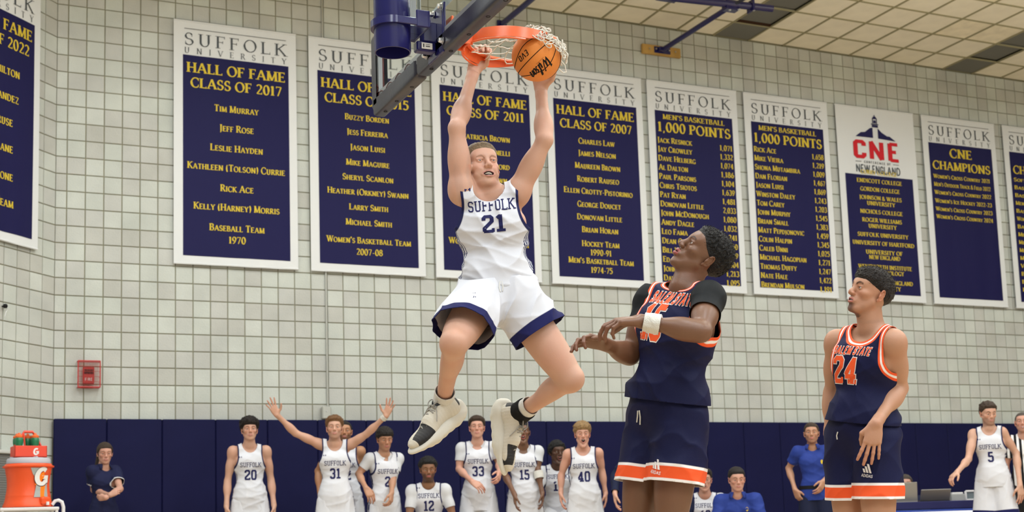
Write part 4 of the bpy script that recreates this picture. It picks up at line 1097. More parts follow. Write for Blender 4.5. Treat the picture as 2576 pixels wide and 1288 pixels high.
        s.sbvh = BVHTree.FromPolygons([Vector(v) for v in V], [tuple(int(i) for i in f_) for f_ in F])
        sol = o.modifiers.new('thickness', 'SOLIDIFY'); sol.thickness = .003; sol.offset = -1
        return o
    def cast(s, p, off=.0025, bvh=None, f=None):
        r, fw, u = s.M[:, 0], (s.M[:, 1] if f is None else nrm(f)), s.M[:, 2]
        o = s.origin+r*p[0]+u*p[1]+fw*.45
        loc, nn, i, d = (bvh or s.bvh).ray_cast(Vector(o), Vector(-fw), .6)
        if loc is None: return None
        return tuple(A_(loc)+fw*off)
    def text(s, name, polys, m, off=.0025, bvh=None, f=None):
        # local text x runs to the viewer's right, i.e. the person's left
        return polys_mesh(name, polys, lambda p: s.cast((-p[0], p[1]), off, bvh, f), m, s.jo)
    def suffolk(s, num, zt, x0=0, h=.052, nh=.11, w=.27, m=None, zn=None, ml=.3, arch=0, xn=None, nw=None):
        m = m or M_num_n
        s.text('team_lettering', text_polys('SUFFOLK', h, 'slab', x0, zt, width=w, maxlen=ml), m)
        s.text('number', text_polys(num, nh, 'num', x0 if xn is None else xn, zn if zn is not None else zt-nh-.03, width=nw or (.125 if len(num) > 1 and '1' not in num else (.105 if len(num) > 1 else .058)), maxlen=ml), m)
        for k in (-1, 1):
            s.text('maker_mark', [[(x0-.105+k*.008, zt+.1), (x0-.105+k*.014, zt+.1), (x0-.105+k*.014, zt+.115), (x0-.105+k*.008, zt+.115)], [(x0-.105+k*.003, zt+.105), (x0-.105+k*.008, zt+.105), (x0-.105+k*.008, zt+.11), (x0-.105+k*.003, zt+.11)]], m)

def DZ(v): return nrm(v)
# ---------------------------------------------------------------- shoes
M_shoe = attr_mat('shoe_white', (.60, .58, .50), [('patch', .5, 9, (.010, .010, .012), .12)], rough=.55, bump=.25, bscale=260, spec=.4, var=.08)
M_sole = mat('shoe_sole', (.64, .63, .57), .5, bump=.1, bscale=80)
M_lace = mat('shoe_lace', (.32, .31, .29), .8)
M_darkshoe = mat('shoe_dark', (.02, .02, .03), .5)
def shoe(pers, An, toe, upv, s=1.0, detail=True, sole_m=None, up_m=None, ps=0):
    M = frame(toe, upv); T = A_(An)-M@(A_((0, -.035, .095))*s)
    up = [el((0, -.045, .042), (.037, .040, .045), k=.03), rc((0, -.03, .055), (0, .08, .046), .038, .037, k=.04), el((0, .145, .030), (.047, .075, .030), k=.04), rc((0, -.035, .06), (0, -.03, .098), .040, .043, k=.03), rc((0, .02, .075), (0, .07, .062), .028, .026, k=.03)]
    so = [el((0, -.062, .004), (.043, .050, .026), k=.03), rc((-.006, -.03, .002), (-.006, .10, .002), .022, .024, k=.05), rc((.010, -.03, .002), (.012, .10, .002), .022, .024, k=.05), el((0, .15, .008), (.052, .085, .019), k=.04), el((0, .05, .0), (.040, .12, .018), k=.03), el((0, -.085, .03), (.028, .028, .032), k=.02)]
    h = .0035 if detail else .008
    V, F = sdf_mesh(xform(up, M, T, s), h*s)
    q = ((V-T)@M)/s
    hole = np.maximum(q[:, 2]-.108+.25*np.abs(q[:, 1]+.04), -1)
    g = .112+.05*(q[:, 1] < -.06)*0-q[:, 2]+.0
    toe_ = np.minimum.reduce([q[:, 1]-.100-.25*np.abs(q[:, 2]-.03), .196-q[:, 1], .046-np.abs(q[:, 0]+.004), q[:, 2]-.012, (q[:, 0]*ps+.010-.25*(q[:, 1]-.13)) if ps else q[:, 1]])
    col_ = np.minimum(q[:, 2]-.099-.05*(q[:, 1]+.03), .028-q[:, 1]); heel_ = np.minimum.reduce([-.062-q[:, 1], q[:, 2]-.048, .092-q[:, 2]])
    patch2 = np.maximum.reduce([toe_, col_, heel_])*160+.5
    V, F, ex = clip_mesh(V, F, g, {'patch': patch2})
    V = V+vnormals(V, F)*(.0004*np.sin(q_(V, T, M, s)*420))[:, None] if detail else V
    o = link('shoe', mesh('shoe', V, F, attrs=ex), pers.o, up_m or M_shoe)
    V, F = sdf_mesh(xform(so, M, T, s), h*s); q = ((V-T)@M)/s
    V = V+M[:, 2]*((-.004*np.sin(q[:, 1]*150)*(q[:, 2] < -.01))[:, None])*.4
    link('sole', mesh('sole', V, F), o, sole_m or M_sole)
    if detail:
        mb = MB()
        for i in range(6):
            y = .025+i*.019; z = .112-i*.0092; w = .024
            a = M@(A_((-w, y, z-.012))*s)+T; b = M@(A_((0, y+.006, z+.003))*s)+T; c = M@(A_((w, y+.012, z-.012))*s)+T; d = M@(A_((-w, y+.012, z-.012))*s)+T; e = M@(A_((w, y, z-.012))*s)+T
            mb.tube([a, b, c], .0028*s, 6); mb.tube([d, b, e], .0028*s, 6)
        for sx in (-1, 1):
            L = [M@(A_((sx*(.006+.022*math.sin(t)), .02+.02*math.cos(t*1.3), .108+.014*math.sin(t*.9)))*s)+T for t in np.linspace(0, 4.6, 14)]
            mb.tube(L, .0026*s, 6)
            mb.tube([M@(A_(p)*s)+T for p in ((0, .02, .108), (sx*.03, .035, .100), (sx*.045, .06, .078), (sx*.05, .075, .062))], .0024*s, 6)
        mb.build('lace', M_lace, o, smooth=True)
    return o, M, T
def q_(V, T, M, s): return (((V-T)@M)/s)[:, 1]
def band(pers, name, a, b, r0, r1, m, h=.004, k=.01, bumpy=True):
    V, F = sdf_mesh([rc(a, b, r0, r1)], h); d = nrm(A_(b)-A_(a)); L = np.linalg.norm(A_(b)-A_(a)); t = (V-A_(a))@d
    V, F, _ = clip_mesh(V, F, np.minimum(t, L-t)); N = vnormals(V, F)
    if bumpy: V = V+N*(.0012*np.sin(wav(V, 4, 30, 2)*3))[:, None]
    o = link(name, mesh(name, V, F), pers.o, m); sm = o.modifiers.new('thickness', 'SOLIDIFY'); sm.thickness = .003; sm.offset = 1
    return o

# ---------------------------------------------------------------- the dunking player
J = dict(P=(1.0333, -9.6819, 1.7321), N=(0.9823, -9.7256, 2.2176), H=(0.9507, -9.7156, 2.3292), SR=(0.8308, -9.7430, 2.2015), SL=(1.1006, -9.7780, 2.2059),
         ER=(0.7958, -9.7907, 2.5023), WR=(0.9604, -9.6258, 2.8501), EL=(1.2008, -9.9017, 2.4509), WL=(1.2567, -9.7688, 2.7476),
         HR=(0.9378, -9.6903, 1.7072), HL=(1.1014, -9.7412, 1.6958), KR=(0.6823, -9.9703, 1.4496), KL=(1.3223, -9.8447, 1.3151), AR=(0.7831, -9.5657, 1.2353), AL=(1.2283, -9.4515, 1.1846))
J['hf'] = (-0.1065, -0.9668, 0.2323); J['hu'] = (-0.0254, 0.1916, 0.9811); J['backR'] = (0.4438, 0.8804, -0.1669); J['backL'] = (-0.0427, 0.9535, 0.2983)
dk = Person('tall player in white number 21 hanging from the rim mid dunk', 'players on the court', J, (-0.3863, -0.8845, -0.2615), 'fair',
            face=dict(grim=1.0, wide=1.25, lips=.8, jaw=1.05, nose=1.0, beard=.08, browz=-.004, brow=.8, browa=.55, squint=.6, redness=1.0), hair=dict(T=.009, amp=.003, freq=120, c='sand', line='short', top=.007, seed=2, side=.5),
            s_=1.08, hs=1.03, res=.0055, hres=.0022, m=1.05, gaze=(-0.0651, -0.9677, 0.2435), handres=.003,
            hands={'R': dict(dirn=(0.2128, -0.1231, 0.9693), palm=(0.1738, -0.9846, -0.0184), side=1, curl=(.95, .98, 1.0, 1.0), spread=.03, thumb=.3, thumb_in=.5, s=1.05),
                   'L': dict(dirn=(-0.1166, -0.2126, 0.9702), palm=(-0.6884, -0.6989, 0.1943), side=1, curl=(.12, .14, .16, .2), spread=.2, thumb=.8, s=1.05)})
dk.jersey(M_jersey_w, hem=.035, neck=(.075, .062), arm=(.232, .098, .15), infl=.013, res=.0055, seed=4, fold=.012, flare=-.004, dirs=[((1.2, 2, 5.5), .9), ((-3.5, 2, 4.0), 1.0), ((2.5, 1, -6.5), .8)], name='jersey')
dk.suffolk('21', .405, x0=.004, h=.050, nh=.080, w=.222, zn=.305, xn=.006, ml=.12, nw=.105)
dk.shorts(M_short_w, hemf=.42, hemR=.70, tiltR=.45, rt=.114, rb=.122, waist=.095, res=.0055, seed=9, fold=.014, dirs=[((4, 2, 3), 1), ((-3, 3, 4), .9), ((1, 2, 6), .5)])
dk.text('maker_mark', text_polys('X', .018, 'sans', -.11, .028), M_num_n, bvh=dk.sbvh)
for sd, toe, upv in (('R', (-0.7907, -0.1634, -0.5900), (-0.6542, -0.2684, 0.7071)), ('L', (-0.0441, -0.1616, -0.9859), (0.7070, -0.7068, 0.0251))):
    shoe(dk, J['A'+sd], toe, upv, 1.12, ps=-1 if sd == 'R' else 1)
d_ = nrm(A_(J['KR'])-A_(J['AR'])); band(dk, 'sock', A_(J['AR'])-d_*.02, A_(J['AR'])+d_*.075, .048, .046, M_sock)
d_ = nrm(A_(J['KL'])-A_(J['AL'])); band(dk, 'sock', A_(J['AL'])+d_*.02, A_(J['AL'])+d_*.10, .048, .046, M_sock)
band(dk, 'ankle_brace', A_(J['AL'])-d_*.035, A_(J['AL'])+d_*.065, .058, .053, M_brace)

dk.o.location = (.0746, .7677, -.031); dk.o.scale = (1.05, 1.05, 1.05)
# ---------------------------------------------------------------- navy number 15 looking up
J = dict(P=(1.4245, -10.5248, 1.0901), N=(1.4747, -10.6412, 1.6070), H=(1.5349, -10.6873, 1.7426), SR=(1.4150, -10.4681, 1.5931), SL=(1.4971, -10.7872, 1.5481),
         ER=(1.3189, -10.4239, 1.3498), WR=(1.1695, -10.4928, 1.3794), EL=(1.3663, -10.9253, 1.3758), WL=(1.1579, -10.8050, 1.4324),
         HR=(1.4220, -10.4091, 1.0626), HL=(1.4539, -10.5986, 1.0463), KR=(1.3454, -10.3788, 0.6149), KL=(1.3926, -10.5770, 0.6106), AR=(1.4365, -10.1970, 0.1200), AL=(1.4851, -10.4200, 0.1307))
J['hf'] = (-0.7220, -0.0343, 0.6910); J['hu'] = (0.6253, -0.4307, 0.6508)
J['backR'] = J['backL'] = (0.9353, 0.3478, 0.0657)
s15 = Person('dark skinned player in navy number 15 with an afro, looking up at the rim', 'players on the court', J, (-0.9272, -0.3744, -0.0084), 'brown',
             face=dict(open=.3, wide=1.02, lips=1.7, nose=1.22, bridge=.985, jaw=1.0, brow=1.0, redness=.2), hair=dict(T=.017, amp=.006, freq=150, c='black', line='short', curl=1, top=.002, seed=5, side=.75, h=.0035, fade=.05, strands=(2500, 5, .008, .0012, 1.0, (0, -.1, .1))),
             s_=1.05, hs=.98, res=.0055, hres=.0022, m=1.12, handres=.003, gaze=(-0.7899, -0.1168, 0.6021), neck_r=.050,
             hands={'L': dict(dirn=(-0.9469, 0.3215, -0.0007), palm=(0.1283, 0.2385, -0.9626), side=-1, curl=(.50, .55, .62, .70), spread=.10, thumb=.5, thumb_in=.35, s=1.08),
                    'R': dict(dirn=(-0.9739, 0.0731, 0.2149), palm=(-0.3212, -0.3854, -0.8650), side=1, curl=(.75, .62, .5, .35), spread=.22, thumb=.6, s=1.05)})
s15.jersey(M_jersey_n, hem=.05, neck=(.088, .028), arm=(.222, .075, .15), infl=.020, res=.0055, seed=12, fold=.012, flare=.006, side=False, dirs=[((1.2, 1, 3.2), 1), ((-2.5, 2, 2.6), .8), ((3, 1, -4), .5)], hemtilt=-.05)
s15.text('team_outline', text_polys('SALEM STATE', .048, 'heavy', .012, .462, width=.245, slant=.25, grow=.065, maxlen=.2), M_num_w, off=.002)
s15.text('team_lettering', text_polys('SALEM STATE', .048, 'heavy', .012, .462, width=.245, slant=.25, maxlen=.2), M_num_o, off=.0035)
s15.text('number_outline', text_polys('15', .155, 'num', -.045, .30, width=.108, slant=.12, grow=.035, maxlen=.1), M_num_w, off=.002)
s15.text('number', text_polys('15', .155, 'num', -.045, .30, width=.108, slant=.12, maxlen=.1), M_num_o, off=.0035)
s15.shorts(M_short_n, hemf=.60, rt=.105, rb=.116, waist=.10, res=.0055, seed=19, fold=.013, infl=.022, dirs=[((3, 2, 1.5), 1), ((1.5, -3, 2.5), .8)])
# black compression sleeves
for sd in 'LR':
    S, E = A_(J['S'+sd]), A_(J['E'+sd]); pr = inflate(arm_prims(S, E, J['W'+sd], 1.08, 1.12)[:3], .006)
    V, F = sdf_mesh(pr+inflate(s15.tp, .006), .0055); d = nrm(E-S); le = np.linalg.norm(E-S); a = (V-S)@d; rad = np.linalg.norm((V-S)-a[:, None]*d, axis=1)
    V = V+vnormals(V, F)*(folds(V, [((3, 2, 5), 1.), ((-4, 3, 3), .8)], 4)*.004)[:, None]
    g = np.minimum(le*(.50 if sd == 'L' else .45)-a, .10-rad); g = np.minimum(g, a+.05)
    V, F, _ = clip_mesh(V, F, g); link('undershirt_sleeve', mesh('undershirt_sleeve', V, F), s15.o, M_tee_b)
d_ = nrm(A_(J['EL'])-A_(J['WL'])); band(s15, 'wristband', A_(J['WL'])+d_*.012, A_(J['WL'])+d_*.078, .0365, .0405, M_band)
for sd in 'LR': shoe(s15, J['A'+sd], (-0.9054, -0.4180, -0.0740), (0, 0, 1), 1.08, detail=False)

# ---------------------------------------------------------------- navy number 24
J = dict(P=(2.5707, -10.3936, 1.0089), N=(2.6004, -10.4753, 1.5025), H=(2.5768, -10.5081, 1.6575), SR=(2.5439, -10.2895, 1.4667), SL=(2.5945, -10.6273, 1.4198),
         ER=(2.6028, -10.1518, 1.2373), WR=(2.5697, -10.1521, 1.0278), EL=(2.7026, -10.5266, 1.2152), WL=(2.4831, -10.6017, 1.0398),
         HR=(2.5546, -10.2940, 0.9824), HL=(2.5848, -10.4831, 0.9685), KR=(2.5763, -10.2630, 0.5257), KL=(2.5800, -10.4639, 0.5242), AR=(2.6347, -10.1410, 0.0908), AL=(2.6568, -10.3519, 0.1010))
J['hf'] = (-0.9417, 0.0445, 0.3336); J['hu'] = (0.3160, -0.2482, 0.9157); J['backR'] = J['backL'] = (0.9353, 0.3478, 0.0657)
s24 = Person('player in navy number 24 standing at the right, looking up with parted lips', 'players on the court', J, (-0.9355, -0.3515, -0.0357), 'olive',
             face=dict(open=.25, wide=1.0, lips=1.15, nose=1.12, goatee=1.0, brow=1.25, beard=.12, redness=1.2), hair=dict(T=.0115, amp=.0045, freq=95, c='dark', line='high', top=.013, side=.6, seed=8, h=.0035, pomp=1, curl=1, fade=.03, strands=(1100, 7, .015, .0013, .45, (.1, .4, .1))),
             s_=1.0, hs=.945, res=.0055, hres=.0022, m=1.1, handres=.003, gaze=(-0.9082, 0.0401, 0.4165), neck_r=.050,
             hands={'L': dict(dirn=(-0.2204, 0.1054, -0.9697), palm=(0.5007, 0.8627, 0.0714), side=-1, curl=(.16, .14, .12, .16), spread=.13, thumb=.35, thumb_in=.4, s=1.0),
                    'R': dict(dirn=(-0.0727, 0.0605, -0.9955), palm=(0.8001, -0.5970, -0.0579), side=1, curl=(.3, .3, .3, .3), spread=.06, thumb=.4, s=1.0)})
s24.jersey(M_jersey_n, hem=.055, neck=(.090, .088), arm=(.222, .088, .15), infl=.015, res=.0055, seed=22, fold=.011, flare=.004, side=False, dirs=[((1.2, 1, 3.0), 1), ((-2.8, 2, 2.6), .8), ((3, 1, -4), .5)])
s24.text('team_outline', text_polys('SALEM STATE', .036, 'heavy', -.020, .372, width=.190, slant=.25, grow=.065, maxlen=.2), M_num_w, off=.002)
s24.text('team_lettering', text_polys('SALEM STATE', .036, 'heavy', -.020, .372, width=.190, slant=.25, maxlen=.2), M_num_o, off=.0035)
s24.text('number_outline', text_polys('24', .125, 'num', -.055, .235, width=.130, slant=.1, grow=.035, maxlen=.1), M_num_w, off=.002)
s24.text('number', text_polys('24', .125, 'num', -.055, .235, width=.130, slant=.1, maxlen=.1), M_num_o, off=.0035)
s24.shorts(M_short_n, hemf=.60, rt=.098, rb=.114, waist=.10, res=.0055, seed=29, fold=.012, infl=.020, dirs=[((3, 2, 1.5), 1), ((1.5, -3, 2.5), .8)])
def three_bars(p, x, z, s=.03, bvh=None):
    pol = []
    for i in range(3):
        w = s*.24; x0 = x+i*s*.33; h = s*(.38+.26*i)
        pol.append([(x0, z), (x0+w, z), (x0+w-.42*h, z+h), (x0-.42*h, z+h)])
    pol += text_polys('ADIDAS', s*.3, 'sans', x+s*.42, z-s*.45, width=s*1.3)
    p.text('maker_mark', pol, M_num_w, off=.0035, bvh=bvh)
three_bars(s24, -.155, .395, .026)
three_bars(s24, .10, -.165, .045, s24.sbvh); three_bars(s15, .085, -.225, .045, s15.sbvh)
for pp, pts in ((s15, ((-.055, -.005), (-.060, -.03), (-.068, -.055))), (s15, ((-.045, -.002), (-.042, -.03), (-.048, -.062))), (s24, ((-.055, .005), (-.062, -.012), (-.06, -.03))), (dk, ((.012, .075), (.006, .05), (.010, .028))), (dk, ((.020, .075), (.024, .052), (.020, .03)))):
    cp = [pp.cast((-a, b_), .004, pp.sbvh) for a, b_ in pts]
    if all(c is not None for c in cp): MB().tube(cp, .0032, 6).build('drawstring', M_sock, pp.o, True)
for sd in 'LR': shoe(s24, J['A'+sd], (-0.9054, -0.4180, -0.0740), (0, 0, 1), 1.0, detail=False)
mb = MB()
mb.tube([s24.cast(p, -.006) or (0, 0, 0) for p in ((-.045, .50), (-.03, .478), (-.005, .468), (.02, .475), (.045, .5))], .0014, 5) if False else None

# ---------------------------------------------------------------- people along the bench
def stand(top, h, f, **kw):
    """joints of a standing figure whose crown is at top; f = facing direction (horizontal)"""
    f = nrm((f[0], f[1], 0)); r = A_((f[1], -f[0], 0)); k = h/1.85; b = A_((top[0], top[1], 0)); Z = A_((0, 0, 1))
    sh = kw.get('sh', .172)*k; lean = kw.get('lean', 0)
    q = lambda x, y, z: b+r*x*k+f*(y+lean*max(0, z-1.0))*k+Z*z*k
    J = dict(P=q(0, 0, .985), N=q(0, -.01, 1.572), H=q(0, .02, 1.722), SL=q(-sh/k, 0, 1.515), SR=q(sh/k, 0, 1.515), EL=q(-.225, -.03, 1.20), ER=q(.225, -.03, 1.20), WL=q(-.245, .05, .93), WR=q(.245, .05, .93),
             HL=q(-.09, 0, .955), HR=q(.09, 0, .955), KL=q(-.12, .02, .52), KR=q(.12, .02, .52), AL=q(-.14, -.02, .09), AR=q(.14, -.02, .09))
    J['hf'] = f+A_((0, 0, .12)); J['hu'] = Z.copy(); J['r'] = r; J['f'] = f; J['k'] = k
    return J
CAMD = lambda p: nrm((CAM.x-p[0], CAM.y-p[1], 0))
HNG = lambda J, sd: dict(dirn=nrm(A_((0, 0, -1))+J['f']*.15), palm=J['r']*(1 if sd == 'L' else -1), side=(-1 if sd == 'L' else 1), curl=(.3, .35, .4, .45), spread=.07, thumb=.35)
def person_bg(label, J, skin, hair, face, top='jersey', num=None, hands=None, bottom='shorts', tee=False, s_=None, fem=False, group='people by the bench', belly=0, legs=True, hem=-.16, m=1.0, yaw=None, infl=.018, hemf=.78, gaze=None, longsleeve=None):
    k = J.pop('k'); r_ = J.pop('r'); f = J.pop('f'); fw = yaw if yaw is not None else f
    hd = {}
    for sd in 'LR':
        if 'E'+sd in J: hd[sd] = (hands or {}).get(sd) or HNG(dict(r=r_, f=f), sd)
    p = Person(label, group, J, fw, skin, face=face, hair=hair, s_=s_ or k, hs=k**.5*1.0, res=.011, hres=.0042, fem=fem, belly=belly, hands=hd, legs=legs, m=m, handres=.0055, gaze=gaze)
    if top == 'jersey':
        if tee:
            for sd in 'LR':
                if 'E'+sd not in J: continue
                S, E = A_(J['S'+sd]), A_(J['E'+sd]); pr = inflate(arm_prims(S, E, J['W'+sd], k, 1)[:3], .009)
                V, F = sdf_mesh(pr+inflate(p.tp, .006), .011); d = nrm(E-S); le = np.linalg.norm(E-S); a = (V-S)@d; rad = np.linalg.norm((V-S)-a[:, None]*d, axis=1)
                g = np.minimum(le*.62-a, .125-rad); g = np.minimum(g, a+.10); V, F, _ = clip_mesh(V, F, g)
                link('undershirt_sleeve', mesh('undershirt_sleeve', V, F), p.o, tee if not isinstance(tee, dict) else tee[sd])
        p.jersey(M_jersey_w, hem=hem*k, neck=(.082, .105), arm=(.208, .080, .165), infl=infl-.003, res=.010, seed=(int(num or 3)*7) % 97, fold=.008, flare=.012)
        if num: p.suffolk(num, .35*k, h=.048, nh=.105, w=.22, ml=.4)
    elif top == 'polo':
        p.jersey(face.get('polo', M_polo_b), hem=-.06*k, neck=(.062, .07), infl=.011, res=.010, seed=31, fold=.008, sleeve=.62, name='polo_shirt', trims=face.get('trim', False))
        if bottom == 'trousers': p.jersey_done = True
    if longsleeve:
        for sd in 'LR':
            V, F = sdf_mesh(inflate(p.armp[sd], .013), .010); W = p.J['W'+sd]; d = nrm(W-p.J['E'+sd]); V, F, _ = clip_mesh(V, F, -((V-W)@d)-.015)
            link('long_sleeve', mesh('long_sleeve', V, F), p.o, longsleeve)
    if bottom == 'shorts':
        p.shorts(M_short_w, hemf=hemf, rt=.105, rb=.130, waist=.08, res=.011, seed=7, fold=.008)
    elif bottom == 'trousers':
        V, F = sdf_mesh(inflate(p.legp, .016)+inflate(p.tp[:1], .012), .012)
        g = np.minimum(V[:, 2]-.11, .10-((V-p.origin)@p.M)[:, 2]); V, F, _ = clip_mesh(V, F, g)
        link('trousers', mesh('trousers', V, F), p.o, face.get('pants', M_pants_n))
    if legs:
        for sd in 'LR': shoe(p, p.J['A'+sd]+A_((0, 0, .0)), f, (0, 0, 1), k, detail=False, up_m=M_darkshoe if bottom == 'trousers' else None)
    return p
def collar(p, m, z=None):
    """folded shirt collar round the neck"""
    N = p.J['N']; mb = MB(); M = p.M; n = 18; V = []; k = p.s
    for i in range(n+1):
        a = math.radians(-150+300*i/n); dx, dy = math.sin(a), -math.cos(a)
        for (rr, zz) in ((.062, .035), (.080, .03), (.098+.02*(abs(a) > 2.2), -.012-.02*(abs(a) > 2.2))): V.append(N+(M[:, 0]*dx*rr+M[:, 1]*dy*rr*.92+M[:, 2]*zz)*k)
    Fc = [(i*3+j, i*3+j+1, i*3+j+4, i*3+j+3) for i in range(n) for j in range(2)]
    o = link('collar', mesh('collar', V, Fc), p.jo, m); s_ = o.modifiers.new('t', 'SOLIDIFY'); s_.thickness = .003
def crest(p):
    p.text('gold_crest', [[(.075, .36), (.088, .372), (.101, .36), (.098, .335), (.088, .322), (.078, .335)]], M_gold)

# number 20
t = (1.7527, -1.3939, 1.9032); J = stand(t, t[2]-.03, CAMD(t)+A_((.1, 0, 0)))
person_bg('curly haired player in white number 20 standing with arms hanging', J, 'fair', dict(T=.022, amp=.011, freq=85, c='dark', line='fringe', top=.02, seed=3, curl=1, h=.006), dict(brow=1.1, redness=1.1), num='20', hands=None)
# number 31, arms thrown wide
t = (2.4691, -2.1546, 1.8387); J = stand(t, t[2]-.01, CAMD(t))
J.update(SR=(2.3435, -2.0577, 1.5514), SL=(2.6306, -2.1872, 1.5414), ER=(2.0856, -2.0450, 1.6685), WR=(1.8749, -2.1071, 1.8517), EL=(2.7543, -2.3454, 1.6371), WL=(2.8951, -2.5661, 1.8082))
p = person_bg('player in white number 31 with both arms flung up wide', J, 'fair', dict(T=.016, amp=.008, freq=80, c='ginger', line='short', top=.016, seed=9, h=.006), dict(beard=.35, brow=.9), num='31',
          hands={'R': dict(dirn=(-0.4663, -0.0190, 0.8844), palm=(-0.3195, -0.9472, -0.0283), side=1, curl=(.1, .12, .15, .2), spread=.2, thumb=.9), 'L': dict(dirn=(0.2651, -0.3585, 0.8951), palm=(-0.4999, -0.8658, -0.0221), side=-1, curl=(.1, .12, .15, .2), spread=.2, thumb=.9)})
d_ = nrm(p.J['EL']-p.J['WL']); band(p, 'wristband', p.J['WL']+d_*.005, p.J['WL']+d_*.05, .033, .034, M_band, h=.005)
# partly hidden behind 31
t = (2.7866, -1.4714, 1.8586); J = stand(t, t[2]-.01, CAMD(t)+A_((.0, 0, 0)))
J.update(ER=(2.5502, -1.2332, 1.3150), WR=(2.5256, -1.3965, 0.9741), EL=(2.9215, -1.4037, 1.3239), WL=(2.8557, -1.5525, 1.0141))
person_bg('bearded teammate mostly hidden behind number 31', J, 'tan', dict(T=.008, amp=.003, freq=100, c='black', line='short', seed=12, h=.006), dict(beard=.9), num='22')
# number 2
t = (2.9975, -2.1563, 1.7110); J = stand(t, t[2]-.01, CAMD(t)+A_((.35, 0, 0)), lean=.05)
J.update(ER=(2.7285, -2.1344, 1.2368), WR=(2.7101, -2.4361, 1.0755), EL=(3.0723, -2.2271, 1.1738), WL=(2.9982, -2.3940, 1.0233)); J['hf'] = (-0.0606, -0.9874, -0.1462)
person_bg('dark haired player in white number 2 over a white tee', J, 'olive', dict(T=.018, amp=.008, freq=80, c='dark', line='fringe', top=.012, seed=14, h=.006), dict(brow=1.2, beard=.2), num='2', tee=M_tee_w,
          hands={'R': dict(dirn=(0.3538, -0.3789, -0.8552), palm=(0.0943, 0.8523, -0.5144), side=1, curl=(.5, .5, .5, .5), spread=.08, thumb=.4), 'L': dict(dirn=(-0.1925, -0.2299, -0.9540), palm=(-0.7086, 0.7018, 0.0734), side=-1, curl=(.7, .7, .7, .7), spread=.05, thumb=.4)})
# number 33
t = (4.0542, -2.2132, 1.8431); J = stand(t, t[2]-.01, CAMD(t))
J.update(ER=(3.8561, -2.1551, 1.2737), WR=(3.8533, -2.5203, 1.1202), EL=(4.2866, -2.2482, 1.3290), WL=(4.1312, -2.6033, 1.2047)); J['hf'] = (-0.3870, -0.9144, 0.1190)
person_bg('player in white number 33 over a white tee, chin raised', J, 'pink', dict(T=.014, amp=.006, freq=80, c='brown', line='short', top=.014, seed=15, h=.006), dict(redness=1.5), num='33', tee=M_tee_w,
          hands={'R': dict(dirn=(0.5617, -0.6115, -0.5572), palm=(0.3070, 0.7279, -0.6131), side=1, curl=(.5, .5, .5, .5), spread=.08, thumb=.4), 'L': dict(dirn=(-0.4311, -0.6513, -0.6244), palm=(-0.7012, 0.7117, -0.0424), side=-1, curl=(.5, .5, .5, .5), spread=.08, thumb=.5)})
# number 15, white
t = (4.4633, -2.4983, 1.7551); J = stand(t, t[2]-.0, CAMD(t)+A_((.1, 0, 0)))
J.update(ER=(4.2588, -2.4408, 1.2115), WR=(4.2443, -2.7329, 0.9675), EL=(4.5844, -2.5935, 1.2425), WL=(4.5934, -2.6728, 0.9843)); J['hf'] = (-0.3567, -0.9197, 0.1639)
p = person_bg('dark skinned player in white number 15 shouting, white band above his elbow', J, 'brown', dict(T=.006, amp=.002, freq=120, c='black', line='short', seed=16, h=.006), dict(open=1.2, lips=1.4, nose=1.1), num='15', tee=M_tee_w)
d_ = nrm(p.J['WL']-p.J['EL']); band(p, 'armband', p.J['EL']+d_*.03, p.J['EL']+d_*.11, .052, .048, M_band, h=.006)
# number 40
t = (4.7781, -3.2959, 1.6793); J = stand(t, t[2]-.01, CAMD(t)+A_((0, 0, 0)))
J['hf'] = (-0.3931, -0.9195, -0.0062)
J.update(ER=(4.5953, -3.1397, 1.1514), WR=(4.5734, -3.1596, 0.9665), EL=(4.9769, -3.3175, 1.1789), WL=(4.9918, -3.3484, 0.9520))
person_bg('blond player in white number 40 shouting', J, 'pink', dict(T=.018, amp=.010, freq=85, c='blond', line='fringe', top=.016, seed=17, curl=1, h=.006), dict(open=1.6, redness=1.6, beard=.1), num='40')
# seated / crouched players
CHAIRS = []
def sit(top, f, lean=.5, seat_z=.46, k=1.0, elb=None):
    """seated figure leaning forward, crown at top"""
    f = nrm((f[0], f[1], 0)); r = A_((f[1], -f[0], 0)); Z = A_((0, 0, 1)); T = A_(top)
    H = T-Z*.128*k
    N = H-Z*.150*k-f*.045*k
    d = nrm(Z*1.0+f*lean); P = N-d*.52*k
    sh = N-Z*.055*k
    J = dict(P=P, N=N, H=H, SL=sh-r*.172*k, SR=sh+r*.172*k, HL=P-r*.09*k-Z*.02, HR=P+r*.09*k-Z*.02)
    kz = .50*k
    for sd, s_ in (('L', -1), ('R', 1)):
        hz = J['H'+sd][2]; J['K'+sd] = J['H'+sd]+f*.42*k+r*s_*.10*k; J['K'+sd][2] = kz
        J['A'+sd] = J['K'+sd]+f*(-.02)+r*s_*.02; J['A'+sd][2] = .09
        J['E'+sd] = J['S'+sd]+r*s_*.07-Z*.26*k+f*.10; J['W'+sd] = J['E'+sd]-r*s_*.05-Z*.14*k+f*.20*k
    J['hf'] = f+Z*.05; J['hu'] = Z.copy(); J['r'] = r; J['f'] = f; J['k'] = k
    c_ = P-f*.02; CHAIRS.append((c_[0], c_[1], math.atan2(f[1], f[0])+math.pi/2))
    return J
t = (3.4022, -2.4061, 1.3817); J = sit(t, CAMD(t), .35, k=1.0)
J['hf'] = (-0.2726, -0.9589, -0.0788)
J.update(ER=J['SR']+A_((-.06, -.05, -.30)), EL=J['SL']+A_((.07, -.05, -.30)))
for sd, dx in (('R', .02), ('L', -.02)): J['W'+sd] = J['E'+sd]+A_((dx, -.16, -.17))
